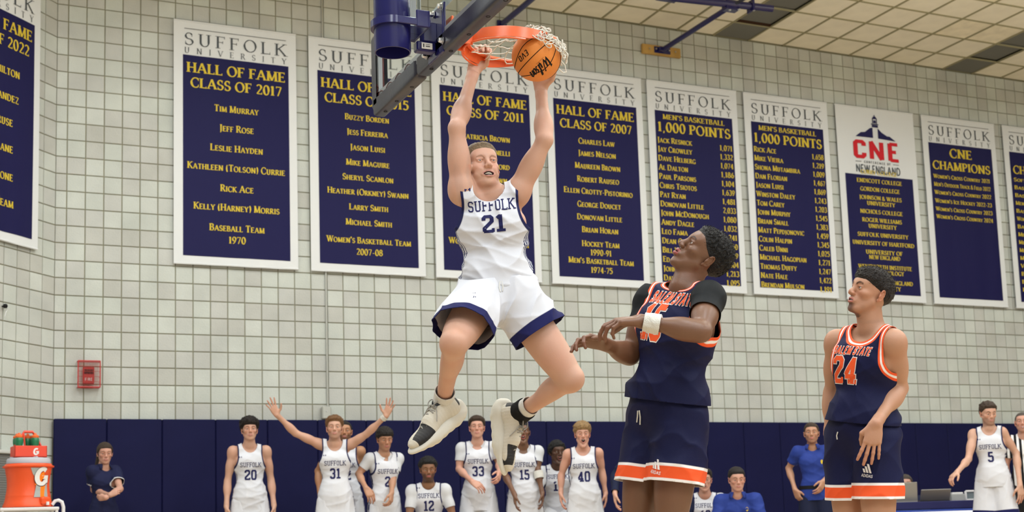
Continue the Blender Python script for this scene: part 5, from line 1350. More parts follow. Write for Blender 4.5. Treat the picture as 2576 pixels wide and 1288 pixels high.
person_bg('bearded player in white number 12 crouched below the airborne shoe', J, 'mid', dict(T=.026, amp=.010, freq=110, c='black', line='short', seed=18, curl=1, h=.006), dict(beard=.9, brow=1.2, lips=1.2), num='12', tee=M_tee_w, hem=-.05)
t = (5.0305, -2.1777, 1.5711); J = sit(t, CAMD(t), .35); J['hf'] = (-0.0894, -0.9959, -0.0156)
person_bg('seated dark skinned player in white number 11 with mouth open', J, 'dark', dict(T=.020, amp=.012, freq=60, c='black', line='long', seed=19, h=.006), dict(open=1.3, lips=1.4, nose=1.1), num='11', tee=M_tee_w, hem=-.05)
t = (6.4827, -2.9001, 1.2061); J = sit(t, CAMD(t), .3); J['hf'] = (-0.4999, -0.8658, -0.0221)
person_bg('seated player in a white jersey with one navy and one white sleeve', J, 'pink', dict(T=.016, amp=.008, freq=80, c='dark', line='short', top=.01, seed=20, h=.006), dict(open=.5, redness=1.3), num='10', tee={'R': M_pants_n, 'L': M_tee_w}, hem=-.05)
t = (6.2437, -3.8934, 1.1675); J = sit(t, CAMD(t), .3); J['hf'] = (-0.4122, -0.9080, -0.0749)
p = person_bg('seated man in a royal blue polo shirt beside the mixed sleeve player', J, 'pink', dict(T=.010, amp=.003, freq=100, c='dark', line='short', top=.008, seed=21, h=.006), dict(brow=1.2, jaw=1.15), top='polo', bottom='trousers', belly=.02, m=1.15)
collar(p, M_polo_b); crest(p)
# coach
t = (7.1864, -3.9432, 1.6249); J = stand(t, t[2]-.0, CAMD(t)+A_((.0, 0, 0)))
J.update(ER=(7.0415, -3.7030, 1.1656), WR=(6.9869, -3.8671, 0.9305), EL=(7.4922, -3.9080, 1.1627), WL=(7.1978, -4.0850, 1.0099))
p = person_bg('man in a royal blue polo and dark trousers, hand on hip', J, 'olive', dict(T=.008, amp=.003, freq=100, c='brown', line='short', top=.006, seed=22, h=.006), dict(beard=.4, brow=1.2), top='polo', bottom='trousers',
              hands={'R': dict(dirn=(0.2606, -0.2135, -0.9416), palm=(0.9952, 0.0911, 0.0344), side=1, curl=(.6, .6, .6, .6), spread=.05, thumb=.4), 'L': dict(dirn=(-0.5702, -0.1202, -0.8126), palm=(-0.3532, 0.9290, 0.1105), side=-1, curl=(.4, .4, .4, .4), spread=.05, thumb=.4)})
collar(p, M_polo_b); crest(p)
mb = MB(); mb.lathe([(.150, -.018), (.158, -.018), (.158, .018), (.150, .018)], (0, 0, 0), 28); mb.v = [tuple(p.origin+p.M@A_((v[0]*1.03, v[1]*.80, v[2]+.085))) for v in mb.v]; mb.build('belt', M_black, p.o, True)
# dark tracksuit figure behind number 15
t = (5.1274, -3.8772, 1.5267); J = stand(t, t[2]-.0, CAMD(t))
J.update(ER=(4.9113, -3.7223, 1.1185), WR=(4.8146, -3.8745, 0.9355), EL=(5.3480, -3.9193, 1.1034), WL=(5.2197, -4.0572, 0.9215))
person_bg('person in a navy top and khaki trousers hidden behind navy number 15', J, 'fair', dict(T=.008, amp=.003, freq=100, c='brown', line='short', seed=23, h=.008), dict(polo=M_pants_n, pants=M_khaki), top='polo', bottom='trousers', longsleeve=M_pants_n)
# long sleeves for that figure are part of the top
# staff woman, arms folded
t = (0.3141, -0.9247, 1.6499); J = stand(t, t[2]-.0, CAMD(t)+A_((.45, 0, 0)), sh=.140)
J['hf'] = (0.0224, -0.9957, -0.0902)
J.update(ER=(0.2194, -0.8698, 1.1633), WR=(0.3331, -1.2437, 1.0894), EL=(0.4500, -1.1402, 1.1570), WL=(0.2870, -1.2967, 1.0640))
p = person_bg('woman in a navy polo with white edging, arms folded, ponytail', J, 'pink', dict(T=.011, amp=.002, freq=60, c='brown', line='long', seed=24, h=.006), dict(brow=.9, jaw=.85, nose=.88, lips=1.1, polo=M_polo_n, trim=True), top='polo', bottom='trousers', fem=True, m=.85,
              hands={'R': dict(dirn=(0.8618, -0.2298, 0.4523), palm=(0.5817, 0.8132, 0.0187), side=1, curl=(.7, .7, .7, .7), spread=.0, thumb=.2, s=.8), 'L': dict(dirn=(-0.8045, 0.5939, 0.0055), palm=(0.2216, 0.9489, 0.2246), side=-1, curl=(.7, .7, .7, .7), spread=.0, thumb=.2, s=.8)})
collar(p, M_polo_n)
Hc = p.Hc; HMx = p.HM
V, F = sdf_mesh([rc(Hc+HMx@A_((0, -.10, .03)), Hc+HMx@A_((.03, -.145, -.02)), .024, .032, k=.02), rc(Hc+HMx@A_((.03, -.145, -.02)), Hc+HMx@A_((.065, -.12, -.16)), .034, .024, k=.02), rc(Hc+HMx@A_((.065, -.12, -.16)), Hc+HMx@A_((.07, -.10, -.25)), .024, .008, k=.02)], .006)
link('ponytail', mesh('ponytail', V, F), p.o, HM['brown'])
# number 5 walking in from the right
t = (8.8952, -4.7458, 1.7965); J = stand(t, t[2]-.01, CAMD(t)+A_((-.25, -.1, 0)))
J.update(SR=(8.7677, -4.6419, 1.4650), SL=(8.9661, -4.8439, 1.4704), ER=(8.6142, -4.7004, 1.1916), WR=(8.2576, -4.9055, 1.0471), EL=(9.1092, -4.8774, 1.2403), WL=(9.0021, -5.0021, 0.8929)); J['hf'] = (-0.3932, -0.9109, -0.1252)
p = person_bg('player in white number 5 with a tattooed upper arm walking forward', J, 'fair', dict(T=.012, amp=.008, freq=80, c='brown', line='short', top=.012, seed=25, h=.006), dict(beard=.5, brow=1.2, redness=1.3), num='5', group='people by the bench', hem=-.06,
              hands={'R': dict(dirn=(-0.8484, 0.0105, -0.5293), palm=(0.1741, -0.0632, -0.9827), side=1, curl=(.5, .6, .6, .6), spread=.1, thumb=.5), 'L': dict(dirn=(-0.0138, -0.0730, -0.9972), palm=(0.0654, 0.9896, 0.1278), side=-1, curl=(.25, .25, .25, .3), spread=.1, thumb=.5)})
# referee
M_ref = mat('referee_stripes', (.7, .7, .7), .8); nt = M_ref.node_tree; at = nt.nodes.new('ShaderNodeAttribute'); at.attribute_name = 'stripe'
cr = nt.nodes.new('ShaderNodeValToRGB'); cr.color_ramp.interpolation = 'CONSTANT'; cr.color_ramp.elements[0].color = (.012, .012, .014, 1); cr.color_ramp.elements[1].position = .5; cr.color_ramp.elements[1].color = (.74, .74, .75, 1)
nt.links.new(at.outputs['Fac'], cr.inputs[0]); nt.links.new(cr.outputs[0], nt.nodes['Principled BSDF'].inputs['Base Color'])
t = (9.7659, -4.3574, 1.7241); J = stand(t, t[2]-.0, CAMD(t))
p = person_bg('referee in a black and white striped shirt with a whistle', J, 'pink', dict(T=.004, amp=.001, freq=100, c='grey', line='short', seed=26, h=.006), dict(redness=1.5, jaw=1.15, beard=.2, polo=M_ref, pants=M_black), top='polo', bottom='trousers', m=1.2, belly=.02)
me = p.jo.data; co = np.empty(len(me.vertices)*3, dtype=np.float32); me.vertices.foreach_get('co', co); q = p.loc(co.reshape(-1, 3).astype(float))
sa = me.attributes.new('stripe', 'FLOAT', 'POINT'); sa.data.foreach_set('value', (.5+.5*np.sin(q[:, 0]*6.283/.052)).astype(np.float32))
w_ = p.Hc+p.HM@A_((0, .112, -.066)); MB().tube([w_, w_+p.HM@A_((0, .022, -.002))], .006, 8).build('whistle', M_chrome, p.o, True)
# person at the table behind number 24
t = (9.5501, -2.6251, 1.1207); J = sit(t, CAMD(t), .3)
person_bg('person seated at the scorers table behind a laptop', J, 'pink', dict(T=.012, amp=.004, freq=80, c='grey', line='short', seed=27, h=.006), dict(polo=M_pants_n), top='polo', bottom='trousers')

# ------------------------------------------------------------------ backboard, its padding, rim, net and post
M_padgrey = mat('board_padding', (.022, .023, .042), .32, bump=.06, bscale=30, spec=.6)
M_navymetal = mat('navy_enamel', (.012, .012, .10), .22, spec=.6)
M_orange = mat('rim_orange', (.80, .13, .032), .3, spec=.6)
M_frame = mat('board_frame', (.32, .34, .36), .4, metal=.6)
M_wire = mat('thin_wire', (.10, .02, .02), .5)
M_cord = mat('net_cord', (.72, .70, .64), .85, bump=.4, bscale=400)
M_label = mat('paper_label', (.72, .72, .72), .7)
g_ = bpy.data.materials.new('board_glass'); g_.use_nodes = True; nt = g_.node_tree
b = nt.nodes['Principled BSDF']; b.inputs['Base Color'].default_value = (.90, .96, .94, 1); b.inputs['Roughness'].default_value = .02; b.inputs['Transmission Weight'].default_value = 1; b.inputs['IOR'].default_value = 1.05
M_glass = g_
BX, BY0, BY1, BZ0, BZ1 = .80, -10.515, -8.685, 2.945, 4.03
board = empty('backboard', (BX, -9.6, BZ0)); tag(board, 'glass basketball backboard with dark padded lower edge, seen from behind', 'backboard')
L_ = lambda x, y, z: (x-BX, y+9.6, z-BZ0)
MB().box(L_(BX, -9.6, 3.49), (.012, 1.78, 1.04)).build('glass_pane', M_glass, board)
fr = MB()
for y in (BY0+.03, BY1-.03): fr.box(L_(BX-.012, y, 3.49), (.03, .05, 1.06))
for z in (BZ0+.05, BZ1-.02): fr.box(L_(BX-.012, -9.6, z), (.03, 1.80, .05))
fr.build('metal_frame', M_frame, board)
tg = MB()
for y in (-9.6-.295, -9.6+.295): tg.box(L_(BX+.0075, y, 3.37), (.002, .05, .45))
for z in (3.17, 3.57): tg.box(L_(BX+.0075, -9.6, z), (.002, .59, .05))
tg.build('target_square', M_banner_white, board)
ct = MB()
for y in (-9.6-.30, -9.6+.30): ct.box(L_(BX-.03, y, 3.6), (.03, .035, .9))
ct.build('rear_stay', M_frame, board)
# padding: a rounded channel along the bottom and up both ends
def pad_run(p0, p1, out, w=.036, dpt=.062):
    """p0->p1 along the edge, out = direction away from the glass"""
    p0, p1, out = A_(p0), A_(p1), nrm(out); d = nrm(p1-p0); x = np.array([1., 0, 0]); V = []; prof = []
    for a in np.linspace(0, 180, 15): ca, sa = math.cos(math.radians(a)), math.sin(math.radians(a)); prof.append((w*np.sign(ca)*abs(ca)**.45, dpt*.55*abs(sa)**.5+.02))
    prof = [(w, -.035)]+prof+[(-w, -.035)]
    L = np.linalg.norm(p1-p0); ts = [(0, .45), (.012, .85), (.03, 1)]+[(L-.03, 1), (L-.012, .85), (L, .45)]
    for t, sc in ts:
        for a, b_ in prof: V.append(p0+d*t+x*a*sc+out*(b_ if b_ < 0 else b_*sc))
    n = len(prof); Fc = [(i*n+j, i*n+j+1, (i+1)*n+j+1, (i+1)*n+j) for i in range(len(ts)-1) for j in range(n-1)]
    Fc += [tuple(range(n)), tuple(range(len(ts)*n-1, (len(ts)-1)*n-1, -1))]
    return V, Fc
m1 = MB(); V, Fc = pad_run(L_(BX, BY1+.045, 2.955), L_(BX, -9.34, 2.955), (0, 0, -1)); m1.add(V, Fc); V, Fc = pad_run(L_(BX, -9.335, 2.955), L_(BX, BY0-.045, 2.955), (0, 0, -1)); m1.add(V, Fc); p1 = m1.build('edge_padding', M_padgrey, board, True)
for y, o_ in ((BY1, 1), (BY0, -1)):
    m2 = MB(); V, Fc = pad_run(L_(BX, y, 2.93), L_(BX, y, 3.37), (0, o_, 0)); m2.add(V, Fc); m2.build('end_padding', M_padgrey, board, True)
for y in (-8.764, -8.95, -9.188, -9.47, -9.733, -9.96, -10.186, -10.38):
    c = L_(.80, y, 2.9005); MB().lathe([(0, .001), (.006, .001), (.0085, -.0012), (.0105, -.001), (.0105, .004)], c, 14).build('pad_bolt', M_black, p1)
wr = MB(); rr = random.Random(5)
wr.tube([L_(BX-.03, BY1-.02-.0*i+.03*math.sin(i*.9), 2.99+.045*math.sin(i*.55)+.008*i) for i in range(12)], .0022, 5); wr.tube([L_(BX-.03, BY1-.05-.03*i, 3.0+.012*math.sin(i*1.3)) for i in range(20)], .002, 5)
wr.tube([L_(BX-.025, BY1-.12, 3.0+.06*i) for i in range(14)], .002, 5); wr.tube([L_(BX-.025, BY1-.135, 3.0+.06*i) for i in range(14)], .002, 5)
wr.build('loose_wire', M_wire, board)

post = empty('support_post', (.545, -9.62, 2.9)); tag(post, 'navy steel tube hanging down behind the backboard, open at its lower end', 'post')
PL = lambda x, y, z: (x-.545, y+9.62, z-2.9)
MB().lathe([(.088, 1.9), (.088, .006), (.0865, 0), (.081, 0), (.080, .006), (.080, 1.9)], (0, 0, 0), 40).build('tube', M_navymetal, post, True)
MB().lathe([(.0, .25), (.0795, .25)], (0, 0, 0), 30).build('inner_stop', M_black, post)
cl = MB(); n = 30; V = []
for i in range(n+1):
    a = math.radians(95+170*i/n); 
    for r_, z in ((.0885, .115), (.104, .115), (.104, .150), (.0885, .150)): V.append((r_*math.cos(a), r_*math.sin(a), z))
cl.add(V, [(i*4+j, i*4+(j+1) % 4, (i+1)*4+(j+1) % 4, (i+1)*4+j) for i in range(n) for j in range(4)]+[(0, 1, 2, 3), (n*4+3, n*4+2, n*4+1, n*4)])
for sy in (-1, 1): cl.box((.075, sy*.0965, .1325), (.17, .013, .035), bev=.003)
cl.build('clamp_band', M_navymetal, post, True)
br = MB()
br.box((.150, 0, .15), (.010, .215, .085), bev=.004); br.box((.12, .098, .15), (.065, .012, .085), bev=.004); br.box((.12, -.098, .15), (.065, .012, .085), bev=.004)
br.box((.185, 0, .12), (.075, .05, .10), bev=.005)
br.box((.165, 0, .045), (.10, .05, .05), bev=.006)
br.build('bracket_arm', M_navymetal, post)
pl = MB(); pl.box((.232, -.10, .13), (.010, .012, .24), bev=.002); pl.box((.225, 0, .12), (.012, .20, .24), bev=.003); pl.build('mount_plate', M_navymetal, post)
for (y, z) in ((-.11, .22), (-.11, .05), (.11, .22), (.11, .05), (0, .22)):
    MB().lathe([(0, -.022), (.011, -.022), (.013, -.016), (.013, -.006), (.019, -.004), (.019, 0)], (.215, y, z), 6, M=Matrix.Rotation(math.radians(90), 3, 'Y')).build('bolt', M_chrome, post)
MB().box((.165, -.030, .045), (.055, .003, .030)).build('paper_label', M_label, post)
polys_mesh('label_print', [[(.145, .036), (.15, .036), (.15, .054), (.145, .054)], [(.158, .04), (.18, .04), (.18, .044), (.158, .044)], [(.158, .05), (.18, .05), (.18, .052), (.158, .052)]], lambda p: (p[0], -.0322, p[1]), M_black, post)

RC = Vector((1.195, -9.60, 3.03)); RR = .2365
rim = empty('basketball_hoop', RC); rim.rotation_euler = (math.radians(3), math.radians(5), 0); tag(rim, 'orange basketball rim bolted to the backboard with the player hanging from it', 'rim')
mb = MB(); mb.tube([(RR*math.cos(a), RR*math.sin(a), 0) for a in np.linspace(0, 2*math.pi, 65)[:-1]], .009, 10, closed=True); mb.build('ring', M_orange, rim, True)
mb = MB(); V = []; n = 60
for i in range(n+1):
    a = math.radians(55+250*i/n); hh = .050*min(1, .25+1.6*min(i, n-i)/(n*.35)) if min(i, n-i) < n*.35 else .050
    for r_, z in ((RR+.009, .004), (RR+.0125, .004), (RR+.018, -hh), (RR+.0145, -hh)): V.append((r_*math.cos(a), r_*math.sin(a), z))
mb.add(V, [(i*4+j, i*4+(j+1) % 4, (i+1)*4+(j+1) % 4, (i+1)*4+j) for i in range(n) for j in range(4)]+[(0, 1, 2, 3), (n*4+3, n*4+2, n*4+1, n*4)])
mb.build('wrap_brace', M_orange, rim, True)
mb = MB(); mb.tube([((RR+.019)*math.cos(a), (RR+.019)*math.sin(a), -.058) for a in np.linspace(math.radians(100), math.radians(260), 40)], .005, 6); mb.tube([((RR-.014)*math.cos(a), (RR-.014)*math.sin(a), -.006) for a in np.linspace(math.radians(-150), math.radians(150), 60)], .0035, 6); mb.build('reinforcing_rod', M_orange, rim, True)
mb = MB(); mb.box((-.31, 0, -.012), (.15, .13, .012), bev=.003); mb.box((-.31, .055, -.04), (.14, .01, .06), bev=.003); mb.box((-.31, -.055, -.04), (.14, .01, .06), bev=.003); mb.box((-.372, 0, -.03), (.012, .22, .13), bev=.003)
mb.build('mounting_arm', M_orange, rim)
for k in range(12):
    a = math.radians(15+30*k); c = ((RR+.0)*math.cos(a), (RR)*math.sin(a), -.012)
    MB().tube([(c[0]*.96, c[1]*.96, -.006), (c[0]*.955, c[1]*.955, -.02), (c[0]*1.0, c[1]*1.0, -.024), (c[0]*1.03, c[1]*1.03, -.014)], .0028, 6).build('net_hook', M_orange, rim, True)

# ball
BC = A_((1.2588, -9.7290, 2.9340)); BR = .1238
nB = A_(nrm(A_(CAM)-BC)); e1 = nrm(A_((0.6375, -0.3829, 0.6686))-nB*np.dot((0.6375, -0.3829, 0.6686), nB)); e2 = np.cross(nB, e1)*-1
M_ball = mat('ball_leather', (.72, .235, .04), .55, bump=.18, bscale=520, spec=.4, var=.05, vscale=5)
M_seam = mat('ball_seam', (.014, .010, .008), .6); M_ink = mat('ball_ink', (.012, .010, .010), .5)
V, Fc = [], []; n, m = 64, 40
mb = MB(); mb.lathe([(BR*math.sin(math.pi*i/m), BR*math.cos(math.pi*i/m)) for i in range(m+1)], (0, 0, 0), n)
ball = mb.build('basketball', M_ball, None, True); ball.location = Vector(BC); tag(ball, 'orange basketball with black seams dropping through the net', 'ball')
def bp(x, y, back=False, r=1.0):
    z2 = 1-x*x-y*y; z = math.sqrt(max(0, z2))*(-1 if back else 1); v = e1*x+e2*y+nB*z; return tuple(nrm(v)*BR*r)
def circ(u, v): return [tuple((A_(u)*math.cos(t)+A_(v)*math.sin(t))*BR*1.0005) for t in np.linspace(0, 2*math.pi, 97)[:-1]]
def seam(pts, closed=True): return MB().tube(pts, .0021, 6, closed=closed)
sA = nrm(e2+nB*.10); seam(circ(e1, nrm(np.cross(sA, e1)))).build('seam', M_seam, ball, True)
v88 = nrm(e1*.88+nB*.42); seam(circ(nrm(e2), v88)).build('seam', M_seam, ball, True)
for sg in (-1, 1):
    pts = []
    for t in np.linspace(0, 2*math.pi, 121)[:-1]:
        x, z = math.cos(t), math.sin(t); c4 = .62-.42*abs(x)**2.2 if True else 0
        v = A_((x*math.sqrt(max(0, 1-c4*c4)), sg*c4-.06, z*math.sqrt(max(0, 1-c4*c4)))); v = nrm(v); pts.append(tuple((e1*v[0]+e2*v[1]+nB*v[2])*BR*1.0005))
    seam(pts).build('seam', M_seam, ball, True)
def ball_text(name, polys):
    def to3(p):
        return bp(-p[0]/BR, p[1]/BR, r=1.006)
    polys_mesh(name, polys, to3, M_ink, ball)
ball_text('ball_lettering', text_polys('EVO', .026, 'sans', .042, -.058, width=.056, slant=.25, maxlen=.3))
def script(strokes, sc, ox, oy, w):
    out = []
    for s_ in strokes:
        for q in stroke_polys(s_, w, w*.55, 0, .15): out.append([((p[0]+p[1]*.25)*sc+ox, p[1]*sc+oy) for p in q])
    return out
WS = [[(.0, .92), (.12, 1.0), (.16, .5), (.26, .02), (.42, .3), (.50, .8)], [(.50, .8), (.52, .3), (.62, .02), (.80, .45), (.90, 1.0), (.98, .95)], [(1.08, .55), (1.08, .12), (1.16, .0), (1.24, .12)], [(1.10, .78), (1.12, .84)],
      [(1.24, .12), (1.40, .75), (1.42, 1.05), (1.34, 1.05), (1.30, .6), (1.34, .05), (1.44, .04)], [(1.74, .52), (1.62, .58), (1.56, .45), (1.72, .25), (1.66, .02), (1.52, .06)], arc(1.96, .28, .13, .27, 90, 450, 14), [(2.20, .55), (2.20, .0)], [(2.20, .38), (2.34, .56), (2.44, .45), (2.44, .05), (2.54, .0)]]
ball_text('ball_lettering', script(WS, .047, -.040, .034, .17))
ball_text('ball_small_print', [[(-.02+i*.006, .026), (-.016+i*.006, .026), (-.016+i*.006, .0275), (-.02+i*.006, .0275)] for i in range(8)]+text_polys('777', .011, 'sans', -.072, -.016, width=.02))
# net thrown up over the ball
rr = np.random.default_rng(4); ax = nrm((0.3969, -0.1909, 0.8978)); s1 = nrm(np.cross(ax, nB)); s2 = np.cross(ax, s1)
mb = MB(); rows = 7; nodes = []
Rm = np.array(Matrix.Rotation(math.radians(5), 3, 'Y') @ Matrix.Rotation(math.radians(3), 3, 'X'))
for j in range(rows):
    row = []
    for i in range(12):
        a = math.radians(15+30*(i+.5*(j % 2))); hook = A_(RC)+Rm@A_((RR*.96*math.cos(a), RR*.96*math.sin(a), -.022))
        dirr = hook-BC; dirp = dirr-ax*np.dot(dirr, ax); dirp = nrm(dirp)
        pol = math.radians(66-6*math.sin(i*2.1))
        end = BC+(ax*math.cos(pol*(1-.35*max(0, j-4)/3))+dirp*math.sin(pol*(1-.35*max(0, j-4)/3)))*(BR+.010)
        t = min(1, (j/(rows-2.0))**.72)
        p = lerp(hook, end, t)+rr.normal(size=3)*.006*(1 if 0 < j else 0)
        v = p-BC; l = np.linalg.norm(v)
        if l < BR+.007: p = BC+v/l*(BR+.007+.006*rr.random())
        row.append(p)
    nodes.append(row)
def cord(a, b, sag=.012):
    a, b = A_(a), A_(b); pts = []
    for t in np.linspace(0, 1, 6):
        p = lerp(a, b, t)+A_((0, 0, -sag*4*t*(1-t)))+A_(ax)*rr.normal()*.0015
        v = p-BC; l = np.linalg.norm(v)
        if l < BR+.0055: p = BC+v/l*(BR+.0055)
        pts.append(tuple(p))
    mb.tube(pts, .0027, 6)
for j in range(rows-1):
    for i in range(12):
        o_ = 0 if j % 2 == 0 else 1
        cord(nodes[j][i], nodes[j+1][i], .004); cord(nodes[j][(i+1) % 12] if j % 2 == 0 else nodes[j][i], nodes[j+1][i] if j % 2 == 0 else nodes[j+1][(i+1) % 12], .004)
for j in range(1, rows):
    for i in range(12): 
        p = nodes[j][i]; mb.tube([tuple(p+rr.normal(size=3)*.002), tuple(p), tuple(p+rr.normal(size=3)*.004)], .0042, 6)
# slack loops gathered over the crown of the ball
for i in range(110):
    a = rr.uniform(0, 6.28); pol = rr.uniform(.75, 1.32); r_ = BR+.008+rr.random()*.020
    c = BC+(ax*math.cos(pol)+(s1*math.cos(a)+s2*math.sin(a))*math.sin(pol))*r_
    t1 = nrm(np.cross(c-BC, rr.normal(size=3))); t2 = nrm(np.cross(nrm(c-BC), t1)); l = rr.uniform(.014, .034); w = rr.uniform(.005, .012); pts = []
    for t in np.linspace(0, 6.283, 15)[:-1]:
        p = c+t1*math.cos(t)*l+t2*math.sin(t)*w+nrm(c-BC)*.004*math.sin(t*2); v = p-BC; q = np.linalg.norm(v)
        if q < BR+.006: p = BC+v/q*(BR+.006)
        pts.append(tuple(p))
    mb.tube(pts, .0026, 6, closed=True)
lp = A_((1.4202, -9.6685, 2.9252)); mb.tube([tuple(lp+A_(q)) for q in ((0, 0, .03), (.03, .01, .01), (.036, .01, -.025), (.014, 0, -.035), (-.02, 0, -.012))], .003, 6)
net = mb.build('basketball_net', M_cord, None, True); tag(net, 'white cord net flung up over the top of the ball', 'net')

# ------------------------------------------------------------------ overhead bracing pipes
brace = empty('ceiling_brace', (7.95, -.02, 7.2)); tag(brace, 'navy pipe bracing under the ceiling fixed to a wooden wall block', 'brace')
BL = lambda x, y, z: (x-7.95, y+.02, z-7.2)
M_ply = mat('plywood', (.50, .31, .10), .6, var=.2, vscale=6)
MB().box(BL(7.955, -.035, 7.235), (.62, .045, .135), bev=.003).build('wood_block', M_ply, brace)
mb = MB(); mb.box(BL(7.96, -.065, 7.235), (.26, .012, .09), bev=.003); mb.box(BL(7.93, -.10, 7.235), (.10, .07, .06), bev=.004); mb.build('foot_bracket', M_navymetal, brace)
for x in (-.20, -.10, .11, .22): MB().lathe([(0, -.012), (.012, -.012), (.014, 0)], BL(7.955+x, -.075 if abs(x) < .15 else -.06, 7.24), 6, M=Matrix.Rotation(math.radians(-90), 3, 'X')).build('bolt', M_chrome, brace)
MB().tube([BL(7.95, -.09, 7.235), BL(8.09, -1.62, 7.31)], .036, 14).build('long_pipe', M_navymetal, brace, True)
mb = MB(); mb.tube([BL(6.95, -1.50, 7.33), BL(8.60, -1.80, 7.27)], .048, 16); mb.build('cross_pipe', M_navymetal, brace, True)
mb = MB(); mb.box(BL(8.04, -1.66, 7.28), (.20, .12, .13), bev=.006); mb.box(BL(8.30, -1.74, 7.28), (.03, .15, .15), bev=.004); mb.box(BL(7.15, -1.53, 7.31), (.28, .08, .07), bev=.005)
mb.build('clamp', M_navymetal, brace)
mb = MB(); mb.tube([BL(8.04, -1.62, 7.28), BL(8.4, -2.9, 7.40)], .022, 8); mb.tube([BL(7.25, -1.55, 7.33), BL(8.7, -2.9, 7.50)], .022, 8); mb.tube([BL(7.3, -1.52, 7.33), BL(7.0, -2.6, 7.5)], .025, 8); mb.build('tie_rod', M_padgrey, brace)
for p in ((8.0, -1.70, 7.21), (8.12, -1.73, 7.22), (8.31, -1.79, 7.215), (8.31, -1.79, 7.33)): MB().lathe([(0, -.012), (.016, -.012), (.018, 0)], BL(*p), 6).build('bolt', M_chrome, brace)
b2 = empty('ceiling_brace', (5.50, -.02, 7.25)); tag(b2, 'navy pipe running out from the wall above the rim, half hidden by the backboard', 'brace')
mb = MB(); mb.box((.0, -.015, .05), (.14, .03, .10), bev=.003); mb.build('foot_bracket', M_navymetal, b2)
MB().tube([(0, -.05, .05), (.10, -2.2, .10)], .040, 14).build('long_pipe', M_navymetal, b2, True)

# ------------------------------------------------------------------ things on the walls
M_conduit = mat('conduit_grey', (.42, .43, .40), .45, metal=.3)
cd = empty('conduit', (3.03, -.012, 2.15)); tag(cd, 'thin grey electrical conduit running down the block wall to a box', 'conduit')
MB().tube([(0, -.004, 5.42), (0, -.004, 0)], .012, 10).build('pipe', M_conduit, cd, True)
mb = MB(); mb.box((-.028, -.030, -.075), (.115, .06, .155), bev=.012); mb.build('junction_box', M_conduit, cd); MB().lathe([(0, -.006), (.007, -.006), (.008, 0)], (-.028, -.060, -.06), 8, M=Matrix.Rotation(math.radians(-90), 3, 'X')).build('screw', M_chrome, cd)
M_redp = mat('alarm_red', (.42, .018, .018), .35); M_redw = mat('cage_red', (.36, .035, .025), .4)
al = empty('alarm_cage', (.248, -.015, 2.485)); tag(al, 'red wire cage over a red wall alarm near the slanted corner', 'alarm')
mb = MB(); w, h, d = .118, .147, .11
for sx in (-1, 1): mb.tube([(sx*w, 0, -h), (sx*w, -d, -h), (sx*w, -d, h), (sx*w, 0, h)], .007, 8)
for sz in (-1, 1): mb.tube([(-w, -d, sz*h), (w, -d, sz*h)], .007, 8); mb.tube([(-w, -.005, sz*h), (w, -.005, sz*h)], .006, 8)
mb.build('cage_frame', M_redp, al, True)
mb = MB()
for i in range(1, 14):
    x = -w+2*w*i/14; mb.tube([(x, 0, h), (x, -d, h), (x, -d, -h), (x, 0, -h)], .0022, 5, cap=False)
for i in range(1, 5):
    z = -h+2*h*i/5; mb.tube([(-w, 0, z), (-w, -d, z), (w, -d, z), (w, 0, z)], .0022, 5, cap=False)
tag(mb.build('cage_wire', M_redw, al, True), kind='stuff')
MB().box((.0, -.035, -.01), (.125, .06, .19), bev=.006).build('alarm_box', M_redp, al)
MB().box((.0, -.068, .03), (.10, .008, .05), bev=.002).build('sounder_grille', M_black, al)
polys_mesh('white_lettering', text_polys('FIRE', .03, 'sans', 0, -.07, width=.08), lambda p: (p[0], -.0665, p[1]), M_label, al)
# small dark fitting on the slanted wall
fx = empty('wall_fitting', (-.12-.81/math.sqrt(2), -.81/math.sqrt(2), 3.1), math.radians(45)); tag(fx, 'small black wall fitting with a dangling chain, cut by the left edge', 'fitting')
MB().lathe([(0, .025), (.018, .02), (.026, 0), (.018, -.02), (0, -.025)], (-.01, -.045, .035), 14).build('knob', M_black, fx, True)
MB().tube([(-.01, 0, .035), (-.01, -.045, .035)], .008, 8).build('stem', M_black, fx)
MB().tube([(.012, -.045, .04), (.014, -.045, .0), (-.004, -.045, -.04), (-.02, -.045, -.08)], .004, 6).build('chain', M_chrome, fx)
# louvred heater at the foot of the slanted wall
M_vent = mat('vent_grey', (.36, .37, .37), .5); M_vtrim = mat('vent_trim', (.55, .56, .54), .5)
vt = empty('wall_vent', (-.12-.56/math.sqrt(2), -.56/math.sqrt(2), 0), math.radians(45)); tag(vt, 'grey louvred heater cover against the slanted wall behind the orange cooler', 'vent')
MB().box((-.9, -.10, 1.575), (1.8, .17, .035), bev=.005).build('top_trim', M_vtrim, vt)
MB().box((-.9, -.07, .78), (1.8, .12, 1.55)).build('cabinet', M_vent, vt)
mb = MB()
for i in range(62):
    z = .05+i*.0245; mb.add([(-1.8, -.130, z), (0, -.130, z), (0, -.152, z+.017), (-1.8, -.152, z+.017), (-1.8, -.135, z+.019), (0, -.135, z+.019)], [(0, 1, 2, 3), (3, 2, 5, 4)])
tag(mb.build('louvre', M_vent, vt), kind='stuff')

